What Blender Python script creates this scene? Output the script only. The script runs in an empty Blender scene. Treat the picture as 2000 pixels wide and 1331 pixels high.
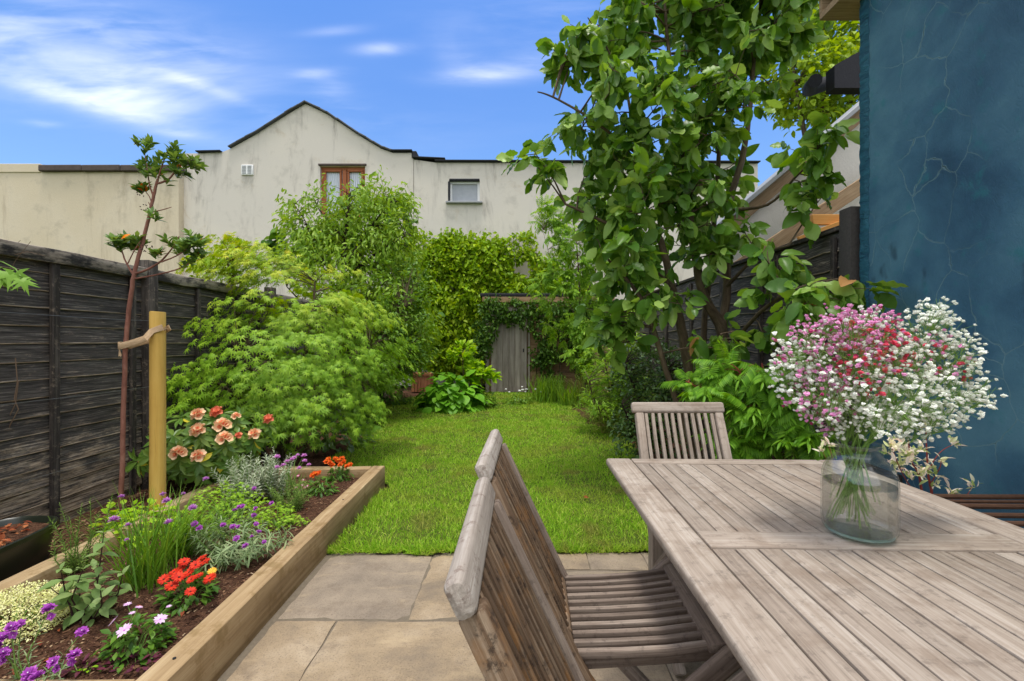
import bpy, math, random
import numpy as np
from mathutils import Vector, Matrix, Euler
random.seed(7); RNG = np.random.default_rng(7)
R = math.radians
SC = bpy.context.scene; COL = SC.collection
FPX, CX, CY, CAMH = 889.0, 1000.0, 665.5, 1.3      # focal length in photo pixels, centre, eye height
def P(x, y, d): return Vector(((x-CX)/FPX*d, d, CAMH-(y-CY)/FPX*d))
def G(x, y, z=0.0):
    d = FPX*(CAMH-z)/(y-CY); return Vector(((x-CX)/FPX*d, d, z))
def U(a, b): return random.uniform(a, b)
def V3(*a): return Vector(a)

# ------------------------------------------------------------------ objects
def tag(o, label=None, cat=None, group=None, kind=None):
    if label: o['label'] = label
    if cat: o['category'] = cat
    if group: o['group'] = group
    if kind: o['kind'] = kind
    return o
def thing(name, label, cat, loc=(0, 0, 0), rz=0.0, group=None):
    o = bpy.data.objects.new(name, None); COL.objects.link(o)
    o.location = loc; o.rotation_euler = (0, 0, rz); o.empty_display_size = .1
    return tag(o, label, cat, group)
def world_loc(p):
    v = Vector((0, 0, 0))
    while p is not None: v = v+p.location; p = p.parent
    return v
def link(name, me, parent=None):
    o = bpy.data.objects.new(name, me); COL.objects.link(o)
    if parent is not None: o.parent = parent
    return o
def copy_tree(o, parent=None):
    c = o.copy(); COL.objects.link(c)
    if parent is not None: c.parent = parent
    for ch in [x for x in o.children]: copy_tree(ch, c)
    return c

# ------------------------------------------------------------------ mesh builder (boards, tubes, polygons)
class MB:
    def __init__(s): s.v = []; s.f = []; s.gc = []; s.ec = []; s.n = 0
    def add(s, vs, fs, gc=None, ec=None):
        b = len(s.v); s.v += [tuple(v) for v in vs]; s.f += [tuple(i+b for i in f) for f in fs]
        s.gc += [tuple(g) for g in gc] if gc is not None else [tuple(v) for v in vs]
        s.ec += list(ec) if ec is not None else [0.0]*len(vs)
    def beam(s, pts, up, w, t, r=.004, seg=2, taper=None, round_end=True):
        """board along pts: width w across, thickness t along up, rounded edges r; gc = grain coordinates"""
        pts = [Vector(p) for p in pts]; up = Vector(up); r = min(r, w*.49, t*.49)
        off = Vector((U(0, 50), U(0, 50), U(0, 50)))
        prof = []
        for cx, cy, a0 in ((1, 1, 0), (-1, 1, 90), (-1, -1, 180), (1, -1, 270)):
            for k in range(seg+1):
                a = R(a0+90*k/seg); prof.append((cx*(w/2-r), cy*(t/2-r), r*math.cos(a), r*math.sin(a)))
        m = len(prof); rings = []; L = 0.0
        n = len(pts); data = []
        for i, p in enumerate(pts):
            d = (pts[min(i+1, n-1)]-pts[max(i-1, 0)]).normalized()
            if i: L += (p-pts[i-1]).length
            side = d.cross(up).normalized(); u2 = side.cross(d).normalized()
            k = 1.0 if taper is None else taper[i]
            data.append([p, d, side, u2, L, k, 0.0])
        if round_end:
            a = data[0]; z = data[-1]
            st = [[a[0], a[1], a[2], a[3], 0, a[5], r]]
            if seg > 1: st.append([a[0]+a[1]*r*.29, a[1], a[2], a[3], r*.29, a[5], r*.29])
            st.append([a[0]+a[1]*r, a[1], a[2], a[3], r, a[5], 0])
            en = [[z[0]-z[1]*r, z[1], z[2], z[3], z[4]-r, z[5], 0]]
            if seg > 1: en.append([z[0]-z[1]*r*.29, z[1], z[2], z[3], z[4]-r*.29, z[5], r*.29])
            en.append([z[0], z[1], z[2], z[3], z[4], z[5], r])
            data = st+data[1:-1]+en
        vs = []; gc = []; ec = []
        for p, d, side, u2, l, k, ins in data:
            for a, b, ca, sa in prof:
                q = 1-ins/r if r > 0 else 1; a = a+ca*q; b = b+sa*q
                vs.append(p+side*(a*k)+u2*(b*k)); gc.append((l+off.x, a+off.y, b+off.z)); ec.append(a/(w/2))
        fs = []
        for i in range(len(data)-1):
            for j in range(m):
                a = i*m+j; b = i*m+(j+1) % m; fs.append((a, b, b+m, a+m))
        fs.append(tuple(range(m-1, -1, -1))); q = (len(data)-1)*m; fs.append(tuple(range(q, q+m)))
        s.add(vs, fs, gc, ec)
    def box(s, c, size, r=.004, seg=1, axis='x', rz=0.0):
        """box centred at c, grain along axis"""
        c = Vector(c); x, y, z = size; rot = Matrix.Rotation(rz, 3, 'Z')
        if axis == 'x': d = Vector((x/2, 0, 0)); up = Vector((0, 0, 1)); w, t = y, z
        elif axis == 'y': d = Vector((0, y/2, 0)); up = Vector((0, 0, 1)); w, t = x, z
        else: d = Vector((0, 0, z/2)); up = Vector((0, 1, 0)); w, t = x, y
        d = rot @ d; up = rot @ up
        s.beam([c-d, c+d], up, w, t, r, seg)
    def tube(s, pts, rad, sides=6, cap=True):
        pts = [Vector(p) for p in pts]; n = len(pts)
        if not hasattr(rad, '__len__'): rad = [rad]*n
        off = U(0, 50); L = 0; ref = Vector((.31, .77, .55)); vs = []; gc = []
        for i, p in enumerate(pts):
            d = (pts[min(i+1, n-1)]-pts[max(i-1, 0)])
            d = d.normalized() if d.length > 1e-9 else Vector((0, 0, 1))
            if i: L += (p-pts[i-1]).length
            if abs(d.dot(ref)) > .95: ref = Vector((.8, -.5, .2))
            a = d.cross(ref).normalized(); b = d.cross(a).normalized(); ref = -b.cross(d)*1.0 if False else ref
            for k in range(sides):
                t = 2*math.pi*k/sides
                q = a*math.cos(t)+b*math.sin(t); vs.append(p+q*rad[i]); gc.append((L+off, q.x*rad[i]+off, q.y*rad[i]+q.z*rad[i]))
        fs = [(i*sides+j, i*sides+(j+1) % sides, (i+1)*sides+(j+1) % sides, (i+1)*sides+j) for i in range(n-1) for j in range(sides)]
        if cap: fs.append(tuple(range(sides-1, -1, -1))); fs.append(tuple(range((n-1)*sides, n*sides)))
        s.add(vs, fs, gc)
    def poly(s, pts, ext, flip=False):
        """planar polygon pts extruded by vector ext into a closed solid"""
        pts = [Vector(p) for p in pts]; ext = Vector(ext); n = len(pts)
        vs = pts+[p+ext for p in pts]
        fs = [tuple(range(n)), tuple(range(2*n-1, n-1, -1))]+[(i, i+n, (i+1) % n+n, (i+1) % n) for i in range(n)]
        s.add(vs, fs)
    def lathe(s, prof, c, sides=32, closed=False):
        c = Vector(c); vs = []
        for r, z in prof:
            for k in range(sides):
                a = 2*math.pi*k/sides; vs.append(c+Vector((r*math.cos(a), r*math.sin(a), z)))
        n = len(prof); fs = []
        for i in range(n if closed else n-1):
            for k in range(sides):
                a = i*sides; b = ((i+1) % n)*sides
                fs.append((a+k, a+(k+1) % sides, b+(k+1) % sides, b+k))
        s.add(vs, fs)
    def build(s, name, mat, parent=None, smooth=True, ang=38, local=False):
        o0 = Vector((0, 0, 0)) if (local or parent is None) else world_loc(parent)
        me = bpy.data.meshes.new(name)
        me.from_pydata([(v[0]-o0.x, v[1]-o0.y, v[2]-o0.z) for v in s.v], [], s.f)
        a = me.attributes.new('gc', 'FLOAT_VECTOR', 'POINT'); a.data.foreach_set('vector', [c for g in s.gc for c in g])
        e = me.attributes.new('ec', 'FLOAT', 'POINT'); e.data.foreach_set('value', s.ec)
        me.validate(); me.update()
        import bmesh
        bm = bmesh.new(); bm.from_mesh(me); bmesh.ops.recalc_face_normals(bm, faces=bm.faces); bm.to_mesh(me); bm.free()
        if smooth:
            me.polygons.foreach_set('use_smooth', [True]*len(me.polygons)); me.set_sharp_from_angle(angle=R(ang))
        if mat: me.materials.append(mat)
        return link(name, me, parent)

# ------------------------------------------------------------------ scattering (foliage) in numpy
def np_mesh(name, V, F4, mat, parent=None, smooth=True, attr=None, mats=None, mi=None, local=False):
    """V (n,3); F4 list of (k, array(m,k)) face blocks"""
    V = np.asarray(V, dtype=np.float32)
    if parent is not None and not local: V = V-np.array(world_loc(parent), dtype=np.float32)
    me = bpy.data.meshes.new(name); me.vertices.add(len(V)); me.vertices.foreach_set('co', V.ravel())
    nl = sum(f.size for f in F4); nf = sum(len(f) for f in F4)
    me.loops.add(nl); me.polygons.add(nf)
    me.loops.foreach_set('vertex_index', np.concatenate([f.ravel() for f in F4]).astype(np.int32))
    st = []; c = 0
    for f in F4:
        st.append(c+np.arange(len(f))*f.shape[1]); c += f.size
    me.polygons.foreach_set('loop_start', np.concatenate(st).astype(np.int32))
    me.update(calc_edges=True)
    me.polygons.foreach_set('use_smooth', np.full(nf, smooth))
    if attr is not None:
        a = me.attributes.new('tint', 'FLOAT', 'POINT'); a.data.foreach_set('value', attr.astype(np.float32))
    for m in (mats or [mat]): me.materials.append(m)
    if mi is not None: me.polygons.foreach_set('material_index', mi.astype(np.int32))
    return link(name, me, parent)
def arrays(t, M, T):
    """template t=(verts, tris, quads) placed with matrices M (n,3,3), origins T (n,3)"""
    tv, tt, tq = t; n, k = len(T), len(tv)
    V = (np.einsum('nij,kj->nki', M, tv)+T[:, None, :]).reshape(-1, 3)
    off = (np.arange(n)*k)[:, None, None]; F = []
    if len(tt): F.append((tt[None]+off).reshape(-1, 3))
    if len(tq): F.append((tq[None]+off).reshape(-1, 4))
    return V, F
def scatter(name, t, M, T, mat, parent=None, tint=None, smooth=True):
    V, F = arrays(t, M, T)
    a = np.repeat(tint, len(t[0])) if tint is not None else None
    return np_mesh(name, V, F, mat, parent, smooth, a)
def nrm(a): return a/np.maximum(np.linalg.norm(a, axis=-1, keepdims=True), 1e-9)
def frames(D, N, sl, sw=None, sz=None):
    """leaf frames: axis D, face normal near N, length sl, width sw"""
    D = nrm(D); X = nrm(np.cross(D, N)); Z = np.cross(X, D)
    sl = np.broadcast_to(np.asarray(sl, float), (len(D),)); sw = sl if sw is None else np.broadcast_to(np.asarray(sw, float), (len(D),))
    sz = sl if sz is None else np.broadcast_to(np.asarray(sz, float), (len(D),))
    return np.stack([X*sw[:, None], D*sl[:, None], Z*sz[:, None]], axis=2)
def rdir(n): return nrm(RNG.normal(size=(n, 3)))
def ru(a, b, n): return RNG.uniform(a, b, n)

def leaf(prof, fold=.12, curl=.25, wave=0.0):
    """ovate leaf of length 1 along y: prof = half widths at even stations; folded on the midrib, curling down"""
    n = len(prof); v = []; tq = []; tt = []
    for i, w in enumerate(prof):
        t = i/(n-1); z = -curl*t*t; wv = wave*math.sin(i*2.6)
        v += [(0, t, z), (-w, t-.02*w, z+fold*w*2+wv*w), (w, t-.02*w, z+fold*w*2-wv*w)]
    for i in range(n-1):
        a = i*3; b = a+3
        tq += [(a, b, b+1, a+1), (a, a+2, b+2, b)]
    return np.array(v, float), np.array(tt, int).reshape(-1, 3), np.array(tq, int).reshape(-1, 4)
def merge(ts):
    v = []; tt = []; tq = []; b = 0
    for t in ts:
        v.append(t[0]); tt.append(t[1]+b); tq.append(t[2]+b); b += len(t[0])
    return np.concatenate(v), np.concatenate(tt), np.concatenate(tq)
def xf(t, rx=0, ry=0, rz=0, s=(1, 1, 1), loc=(0, 0, 0)):
    m = np.array(Euler((R(rx), R(ry), R(rz))).to_matrix()) @ np.diag(s)
    return (t[0] @ m.T+np.array(loc), t[1], t[2])
OVATE = leaf([.02, .24, .33, .30, .17, .0], .10, .28, .05)
BROAD = leaf([.03, .30, .40, .38, .25, .0], .10, .30, .07)
LANCE = leaf([.02, .13, .16, .12, .0], .12, .35)
NARROW = leaf([.03, .06, .07, .05, .0], .10, .25)
SIMPLE = leaf([.04, .26, .22, .0], .15, .25)
OBOV = leaf([.04, .12, .22, .25, .14, .0], .12, .18)
BLADE = leaf([.5, .42, .28, .0], .0, .35)
def leaf5(prof, cup=.25, curl=.35, wave=.06, tip=.0):
    """finer leaf, five points across: raised margins, falling tip, wavy edge"""
    n = len(prof); v = []; tq = []
    for i, w in enumerate(prof):
        t = i/(n-1)
        for j, s in enumerate((-1, -.55, 0, .55, 1)): v.append((s*w, t-.05*abs(s)*w+(.03 if i == n-1 and s == 0 else 0), -curl*t**1.7+cup*w*(abs(s)**1.5)+wave*math.sin(i*2.1+(1.3 if s < 0 else 0))*abs(s)**2*(w*2.2)-.02*(s == 0)))
    for i in range(n-1):
        for j in range(4): a = i*5+j; tq.append((a, a+1, a+6, a+5))
    return np.array(v, float), np.zeros((0, 3), int), np.array(tq)
def star(lobes=7):
    v = [(0, .1, .03)]; tq = []; angs = np.linspace(-125, 125, lobes); lens = [.55, .8, .98, 1.08, .98, .8, .55] if lobes == 7 else [.7, .95, 1.05, .95, .7]
    for i in range(lobes+1):
        a = R(angs[0]-16 if i == 0 else angs[-1]+16 if i == lobes else (angs[i-1]+angs[i])/2)
        v.append((math.sin(a)*.22, .1+math.cos(a)*.22, .02))
    for a, l in zip(angs, lens): v.append((math.sin(R(a))*l*.80, .1+math.cos(R(a))*l*.80, -.22*l))
    for i in range(lobes): tq.append((0, 1+i, lobes+2+i, 2+i))
    return np.array(v, float), np.zeros((0, 3), int), np.array(tq)
STAR = star(7)
def pinnate(n=6, l=.34, w=1.0, base=None, droop=25):
    base = base or LANCE; ts = []
    for i in range(n):
        t = .18+.78*i/n; k = l*(1-.25*abs(t-.5)*2)
        for sx in (-1, 1): ts.append(xf(base, -droop, 0, -sx*62, (k*w, k, k), (0, t, -.18*t*t)))
    ts.append(xf(base, -25, 0, 0, (l*w, l, l), (0, .95, -.17)))
    st = (np.array([(-.012, 0, 0), (.012, 0, 0), (.010, .5, -.045), (-.010, .5, -.045), (.004, 1, -.18), (-.004, 1, -.18)]), np.zeros((0, 3), int), np.array([(0, 1, 2, 3), (3, 2, 4, 5)]))
    return merge(ts+[st])
PINNATE = pinnate(6); SUMAC = pinnate(10, .40, .62, LANCE, 24)
def ico(sq=1.0):
    t = (1+5**.5)/2; v = np.array([(-1, t, 0), (1, t, 0), (-1, -t, 0), (1, -t, 0), (0, -1, t), (0, 1, t), (0, -1, -t), (0, 1, -t), (t, 0, -1), (t, 0, 1), (-t, 0, -1), (-t, 0, 1)])/((1+t*t)**.5)
    f = np.array([(0, 11, 5), (0, 5, 1), (0, 1, 7), (0, 7, 10), (0, 10, 11), (1, 5, 9), (5, 11, 4), (11, 10, 2), (10, 7, 6), (7, 1, 8), (3, 9, 4), (3, 4, 2), (3, 2, 6), (3, 6, 8), (3, 8, 9), (4, 9, 5), (2, 4, 11), (6, 2, 10), (8, 6, 7), (9, 8, 1)])
    return v*np.array([1, 1, sq]), f, np.zeros((0, 4), int)
ICO = ico(); BUD = ico(.7)
def petal_ball(n, base, seed, up=.2, size=1.0):
    """blossom: n petals radiating over a dome"""
    rg = np.random.default_rng(seed); ts = []
    for i in range(n):
        k = (i+.5)/n; el = math.acos(1-k*(1.15-up)); az = i*2.39996+rg.uniform(-.3, .3)
        s = size*rg.uniform(.8, 1.15); ts.append(xf(base, 90-math.degrees(el), 0, math.degrees(az), (s, s, s)))
    return merge(ts)
def blob_points(blobs, n, shell=2.4):
    """points in a union of ellipsoids given in photo pixels + distance: (x, y, d, rx_px, ry_px, r_depth_m)"""
    w = np.array([(b[3]*b[4])*(b[2]**.5) if len(b) < 7 else b[6]*b[3]*b[4] for b in blobs], float); w /= w.sum()
    pick = RNG.choice(len(blobs), n, p=w); u = rdir(n)*(ru(0, 1, n)**(1/shell))[:, None]
    out = np.zeros((n, 3)); cen = np.zeros((n, 3))
    for i, b in enumerate(blobs):
        m = pick == i; c = np.array(P(b[0], b[1], b[2])); s = b[2]/FPX
        out[m] = c+u[m]*np.array([b[3]*s, b[5], b[4]*s]); cen[m] = c
    return out, cen
# ------------------------------------------------------------------ materials
def srgb(r, g, b):
    f = lambda c: (c/255/12.92) if c/255 <= .04045 else ((c/255+.055)/1.055)**2.4
    return (f(r), f(g), f(b), 1)
class NT:
    def __init__(s, name):
        s.m = bpy.data.materials.new(name); s.m.use_nodes = True; s.t = s.m.node_tree
        s.p = s.t.nodes['Principled BSDF']; s.out = s.t.nodes['Material Output']; s.i = 0
    def n(s, typ, **kw):
        x = s.t.nodes.new(typ)
        for k, v in kw.items(): setattr(x, k, v)
        return x
    def l(s, a, b): s.t.links.new(a, b)
    def set(s, inp, val):
        if hasattr(val, 'is_output') or isinstance(val, bpy.types.NodeSocket): s.l(val, inp)
        elif isinstance(val, (tuple, list)) and inp.type == 'RGBA': inp.default_value = tuple(val)[:4] if len(val) > 3 else tuple(val)+(1,)
        else: inp.default_value = val
    def coord(s, kind='pos'):
        if kind == 'pos': return s.n('ShaderNodeNewGeometry').outputs['Position']
        if kind == 'gc': return s.n('ShaderNodeAttribute', attribute_name='gc').outputs['Vector']
        return s.n('ShaderNodeTexCoord').outputs[kind]
    def rnd(s): return s.n('ShaderNodeNewGeometry').outputs['Random Per Island']
    def attr(s, a): return s.n('ShaderNodeAttribute', attribute_name=a).outputs['Fac']
    def scale(s, v, sc, loc=(0, 0, 0)):
        m = s.n('ShaderNodeMapping'); s.l(v, m.inputs[0]); m.inputs['Scale'].default_value = sc; m.inputs['Location'].default_value = loc; return m.outputs[0]
    def noise(s, v, sc=5, det=6, rough=.6, dist=0.0):
        x = s.n('ShaderNodeTexNoise'); s.l(v, x.inputs['Vector']); x.inputs['Scale'].default_value = sc
        x.inputs['Detail'].default_value = det; x.inputs['Roughness'].default_value = rough; x.inputs['Distortion'].default_value = dist; return x.outputs['Fac']
    def voro(s, v, sc=5, feat='F1', out='Distance', rand=1.0):
        x = s.n('ShaderNodeTexVoronoi', feature=feat); s.l(v, x.inputs['Vector']); x.inputs['Scale'].default_value = sc; x.inputs['Randomness'].default_value = rand; return x.outputs[out]
    def ramp(s, f, stops, interp='LINEAR'):
        x = s.n('ShaderNodeValToRGB'); x.color_ramp.interpolation = interp; e = x.color_ramp.elements
        while len(e) < len(stops): e.new(.5)
        for i, (p, c) in enumerate(stops):
            e[i].position = p; e[i].color = c if hasattr(c, '__len__') else (c, c, c, 1)
        s.l(f, x.inputs[0]); return x.outputs[0]
    def math(s, op, a, b=0.0, clamp=False):
        x = s.n('ShaderNodeMath', operation=op, use_clamp=clamp); s.set(x.inputs[0], a); s.set(x.inputs[1], b); return x.outputs[0]
    def mix(s, f, a, b, mode='MIX'):
        x = s.n('ShaderNodeMix', data_type='RGBA', blend_type=mode); s.set(x.inputs[0], f); s.set(x.inputs[6], a); s.set(x.inputs[7], b); return x.outputs[2]
    def hsv(s, c, h=.5, sat=1., v=1.):
        x = s.n('ShaderNodeHueSaturation'); s.set(x.inputs['Color'], c); s.set(x.inputs['Hue'], h); s.set(x.inputs['Saturation'], sat); s.set(x.inputs['Value'], v); return x.outputs[0]
    def bump(s, h, st=.3, dist=.01):
        x = s.n('ShaderNodeBump'); s.l(h, x.inputs['Height']); x.inputs['Strength'].default_value = st; x.inputs['Distance'].default_value = dist
        s.l(x.outputs[0], s.p.inputs['Normal']); return x.outputs[0]
    def xyz(s, v):
        x = s.n('ShaderNodeSeparateXYZ'); s.l(v, x.inputs[0]); return x.outputs
    def done(s, col=None, rough=.8, spec=.3, metal=0.0):
        if col is not None: s.set(s.p.inputs['Base Color'], col)
        s.set(s.p.inputs['Roughness'], rough); s.p.inputs['Specular IOR Level'].default_value = spec; s.p.inputs['Metallic'].default_value = metal
        return s.m
def sm(n, f, lo, hi):      # smooth 0..1 between lo and hi
    x = n.n('ShaderNodeMapRange', interpolation_type='SMOOTHSTEP'); n.l(f, x.inputs[0]); x.inputs[1].default_value = lo; x.inputs[2].default_value = hi; return x.outputs[0]

def wood(name, dark, mid, light, streak=(3.2, 95, 95), board=.25, rough=.85, bump=.35, lichen=None, blotch=None, scale=1.0, hue=.0):
    n = NT(name); g = n.coord('gc')
    a = n.noise(n.scale(g, tuple(scale*q for q in streak)), 1.0, 7, .65, .4)
    b = n.noise(n.scale(g, (2.2*scale, 7*scale, 7*scale)), 1.0, 5, .6)
    f = n.math('ADD', n.math('MULTIPLY', a, .62), n.math('MULTIPLY', b, .38))
    c = n.ramp(f, [(.30, dark), (.50, mid), (.70, light)])
    r = n.rnd(); v = n.math('ADD', n.math('MULTIPLY', r, board), 1-board/2)
    c = n.hsv(c, .5+hue, 1.0, v)
    fine = n.noise(n.scale(g, (6*scale, 240*scale, 240*scale)), 1.0, 3, .7)
    c = n.mix(n.math('MULTIPLY', sm(n, fine, .60, .72), .32), c, tuple(x*.35 for x in dark[:3]), 'MIX')
    if blotch: c = n.mix(n.math('MULTIPLY', sm(n, n.noise(n.coord('pos'), 9, 5, .65), .5, .68), blotch[1]), c, blotch[0])
    if lichen: c = n.mix(n.math('MULTIPLY', sm(n, n.noise(n.coord('pos'), lichen[2] if len(lichen) > 2 else 38, 6, .75), .52, .66), lichen[1]), c, lichen[0])
    n.bump(n.math('ADD', a, n.math('MULTIPLY', fine, .35)), bump, .004)
    return n.done(c, rough, .2)
def leafmat(name, cols, trans=.30, rough=.5, tint=None, spec=.22, tcol=1.4, autumn=None):
    """per-leaf random colour, some light passing through; tint = colour of young growth carried by the leaf"""
    n = NT(name); r = n.rnd(); k = len(cols)
    c = n.ramp(r, [(i/max(k-1, 1), q) for i, q in enumerate(cols)])
    c = n.mix(n.math('MULTIPLY', n.noise(n.coord('pos'), 14, 3, .6), .5), c, n.hsv(c, .48, 1.05, .62))
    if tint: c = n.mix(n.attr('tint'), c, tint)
    if autumn:
        r2 = n.math('FRACT', n.math('MULTIPLY', r, 91.7)); c = n.mix(n.math('GREATER_THAN', r2, 1-autumn[1]), c, autumn[0])
    back = n.n('ShaderNodeNewGeometry').outputs['Backfacing']
    c = n.mix(n.math('MULTIPLY', back, .45), c, n.hsv(c, .49, .9, 1.15))
    c = n.hsv(c, .483, 1.06, 1.28)
    n.done(c, rough, spec)
    tr = n.n('ShaderNodeBsdfTranslucent'); n.l(n.hsv(c, .485, 1.15, tcol), tr.inputs[0])
    mx = n.n('ShaderNodeMixShader'); mx.inputs[0].default_value = trans
    n.l(n.p.outputs[0], mx.inputs[1]); n.l(tr.outputs[0], mx.inputs[2]); n.l(mx.outputs[0], n.out.inputs[0])
    return n.m
def plain(name, col, rough=.6, var=.15, sc=30, spec=.3, metal=0.0, bump=0.0):
    n = NT(name); f = n.noise(n.coord('pos'), sc, 5, .65)
    c = n.mix(f, tuple(x*(1-var) for x in col[:3]), tuple(min(1, x*(1+var)) for x in col[:3]))
    if bump: n.bump(f, bump, .004)
    return n.done(c, rough, spec, metal)
def petal(name, c0, c1, trans=.25, rough=.6):
    n = NT(name); c = n.mix(n.rnd(), c0, c1); n.done(c, rough, .2)
    tr = n.n('ShaderNodeBsdfTranslucent'); n.l(c, tr.inputs[0]); mx = n.n('ShaderNodeMixShader'); mx.inputs[0].default_value = trans
    n.l(n.p.outputs[0], mx.inputs[1]); n.l(tr.outputs[0], mx.inputs[2]); n.l(mx.outputs[0], n.out.inputs[0]); return n.m

M = {}
S = srgb
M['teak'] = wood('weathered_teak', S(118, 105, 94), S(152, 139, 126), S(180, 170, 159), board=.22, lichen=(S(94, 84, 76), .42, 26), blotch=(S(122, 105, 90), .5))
M['teak_rail'] = wood('weathered_teak_rail', S(116, 106, 98), S(156, 146, 136), S(196, 188, 180), board=.12, lichen=(S(112, 95, 85), .75, 30), blotch=(S(126, 112, 100), .4))
M['teak_back'] = wood('stained_teak', S(48, 37, 29), S(94, 75, 58), S(150, 132, 112), board=.5, lichen=(S(40, 32, 28), .75, 26), blotch=(S(132, 92, 50), .55))
M['teak_seat'] = wood('grey_teak', S(80, 68, 60), S(122, 108, 97), S(162, 149, 136), board=.25, lichen=(S(76, 66, 60), .5, 40))
M['sleeper'] = wood('oak_sleeper', S(112, 90, 64), S(156, 132, 98), S(188, 168, 134), board=.12, streak=(1.1, 34, 34), lichen=(S(120, 104, 70), .35, 9), blotch=(S(128, 98, 58), .5))
M['stake'] = wood('treated_pine', S(176, 132, 60), S(208, 168, 86), S(222, 188, 108), board=.05, streak=(.9, 22, 22), bump=.12)
M['door_wood'] = wood('silvered_boards', S(118, 108, 100), S(166, 155, 146), S(196, 186, 176), board=.35, streak=(.8, 26, 26))
M['clap'] = wood('cedar_clapboard', S(110, 84, 60), S(158, 128, 96), S(186, 158, 124), board=.35)
M['orange_wood'] = wood('new_pine', S(190, 128, 62), S(216, 154, 84), S(226, 172, 104), board=.08, streak=(.8, 20, 20), bump=.1)
M['beam_wood'] = wood('roof_timber', S(120, 96, 72), S(160, 134, 104), S(190, 166, 136), board=.3)
M['terracotta_wood'] = wood('reddish_slats', S(130, 84, 58), S(166, 112, 80), S(190, 138, 104), board=.25)

def fence_mat(name, pale=1.0):
    n = NT(name); g = n.coord('gc'); e = n.attr('ec'); pos = n.coord('pos')
    a = n.noise(n.scale(g, (5.0, 110, 110)), 1.0, 7, .70, .3)
    wear = n.noise(n.scale(g, (5.5, 16, 16)), 1.0, 8, .78, .2)
    black = n.ramp(a, [(.34, S(42, 39, 37)), (.52, S(76, 71, 67)), (.68, S(122, 115, 108))])
    raw = n.ramp(a, [(.36, S(104, 88, 72)), (.50, S(152, 134, 112)), (.64, S(190, 174, 154))])
    # the lower boards have weathered most; every board is bare along its lower edge
    z = n.xyz(pos)[2]; low = sm(n, z, .95, .15)
    edge = sm(n, e, .86, .97)
    thr = n.math('SUBTRACT', .548, n.math('ADD', n.math('MULTIPLY', low, .15*pale), n.math('MULTIPLY', edge, .34)))
    w = n.math('MULTIPLY', n.math('SUBTRACT', n.math('ADD', n.math('MULTIPLY', wear, .75), n.math('MULTIPLY', a, .25)), thr), 7.0, True)
    c = n.mix(n.math('MULTIPLY', w, .85), black, raw)
    c = n.hsv(c, .5, 1.0, n.math('ADD', .8, n.math('MULTIPLY', n.rnd(), .4)))
    n.bump(n.math('ADD', a, n.math('MULTIPLY', wear, .5)), .5, .004)
    return n.done(c, .8, .25)
M['fence'] = fence_mat('black_stained_fence'); M['fence_r'] = fence_mat('black_stained_fence_right', .35)  # right fence: same stain, less bare wood on the lower boards
M['post_black'] = wood('black_stained_post', S(30, 27, 25), S(60, 55, 51), S(112, 104, 96), board=.1, streak=(1.4, 40, 40), lichen=(S(136, 122, 106), .55, 22))
M['concrete_post'] = plain('dark_concrete', S(70, 66, 62), .95, .5, 60, .2, 0, .6)
n = NT('capping_wood'); g = n.coord('gc'); a = n.noise(n.scale(g, (2.0, 50, 50)), 1, 7, .7); b = n.noise(n.scale(g, (3, 9, 9)), 1, 6, .7)
c = n.mix(sm(n, b, .46, .6), n.ramp(a, [(.3, S(112, 100, 88)), (.7, S(180, 168, 154))]), n.ramp(a, [(.3, S(38, 36, 36)), (.7, S(80, 76, 74))])); n.bump(a, .4, .004); M['capping'] = n.done(c, .85, .2)

def render_wall(name, base, dirt, warm, seed=0.0, streaks=.6):
    n = NT(name); p = n.coord('pos'); p2 = n.scale(p, (1, 1, 1), (seed, seed*.7, 0))
    big = n.noise(p2, .55, 6, .6); mid = n.noise(p2, 2.2, 7, .65); fine = n.noise(p2, 45, 4, .7)
    st = n.noise(n.scale(p2, (1.7, 1.7, .30)), 1, 8, .70, .5)
    c = n.mix(n.math('MULTIPLY', sm(n, big, .40, .68), .7), base, warm)
    c = n.mix(n.math('MULTIPLY', sm(n, st, .52, .78), streaks), c, dirt)
    c = n.mix(n.math('MULTIPLY', sm(n, mid, .52, .72), .5), c, tuple(x*.66 for x in base[:3]))
    c = n.mix(n.math('MULTIPLY', sm(n, n.noise(p2, 1.1, 8, .72, .6), .60, .75), .40), c, S(176, 148, 104))
    c = n.hsv(c, .5, 1.0, n.math('ADD', .9, n.math('MULTIPLY', fine, .2)))
    n.bump(n.math('ADD', fine, mid), .25, .02)
    return n.done(c, .92, .15)
M['render_grey'] = render_wall('pale_lime_render', S(205, 198, 187), S(118, 110, 102), S(212, 204, 190), 0, .95)
M['render_cream'] = render_wall('cream_render', S(204, 190, 164), S(132, 112, 88), S(212, 200, 178), 13.0, .7)
M['render_white'] = render_wall('white_render', S(226, 220, 210), S(196, 184, 160), S(232, 226, 214), 31.0, .3)

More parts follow.
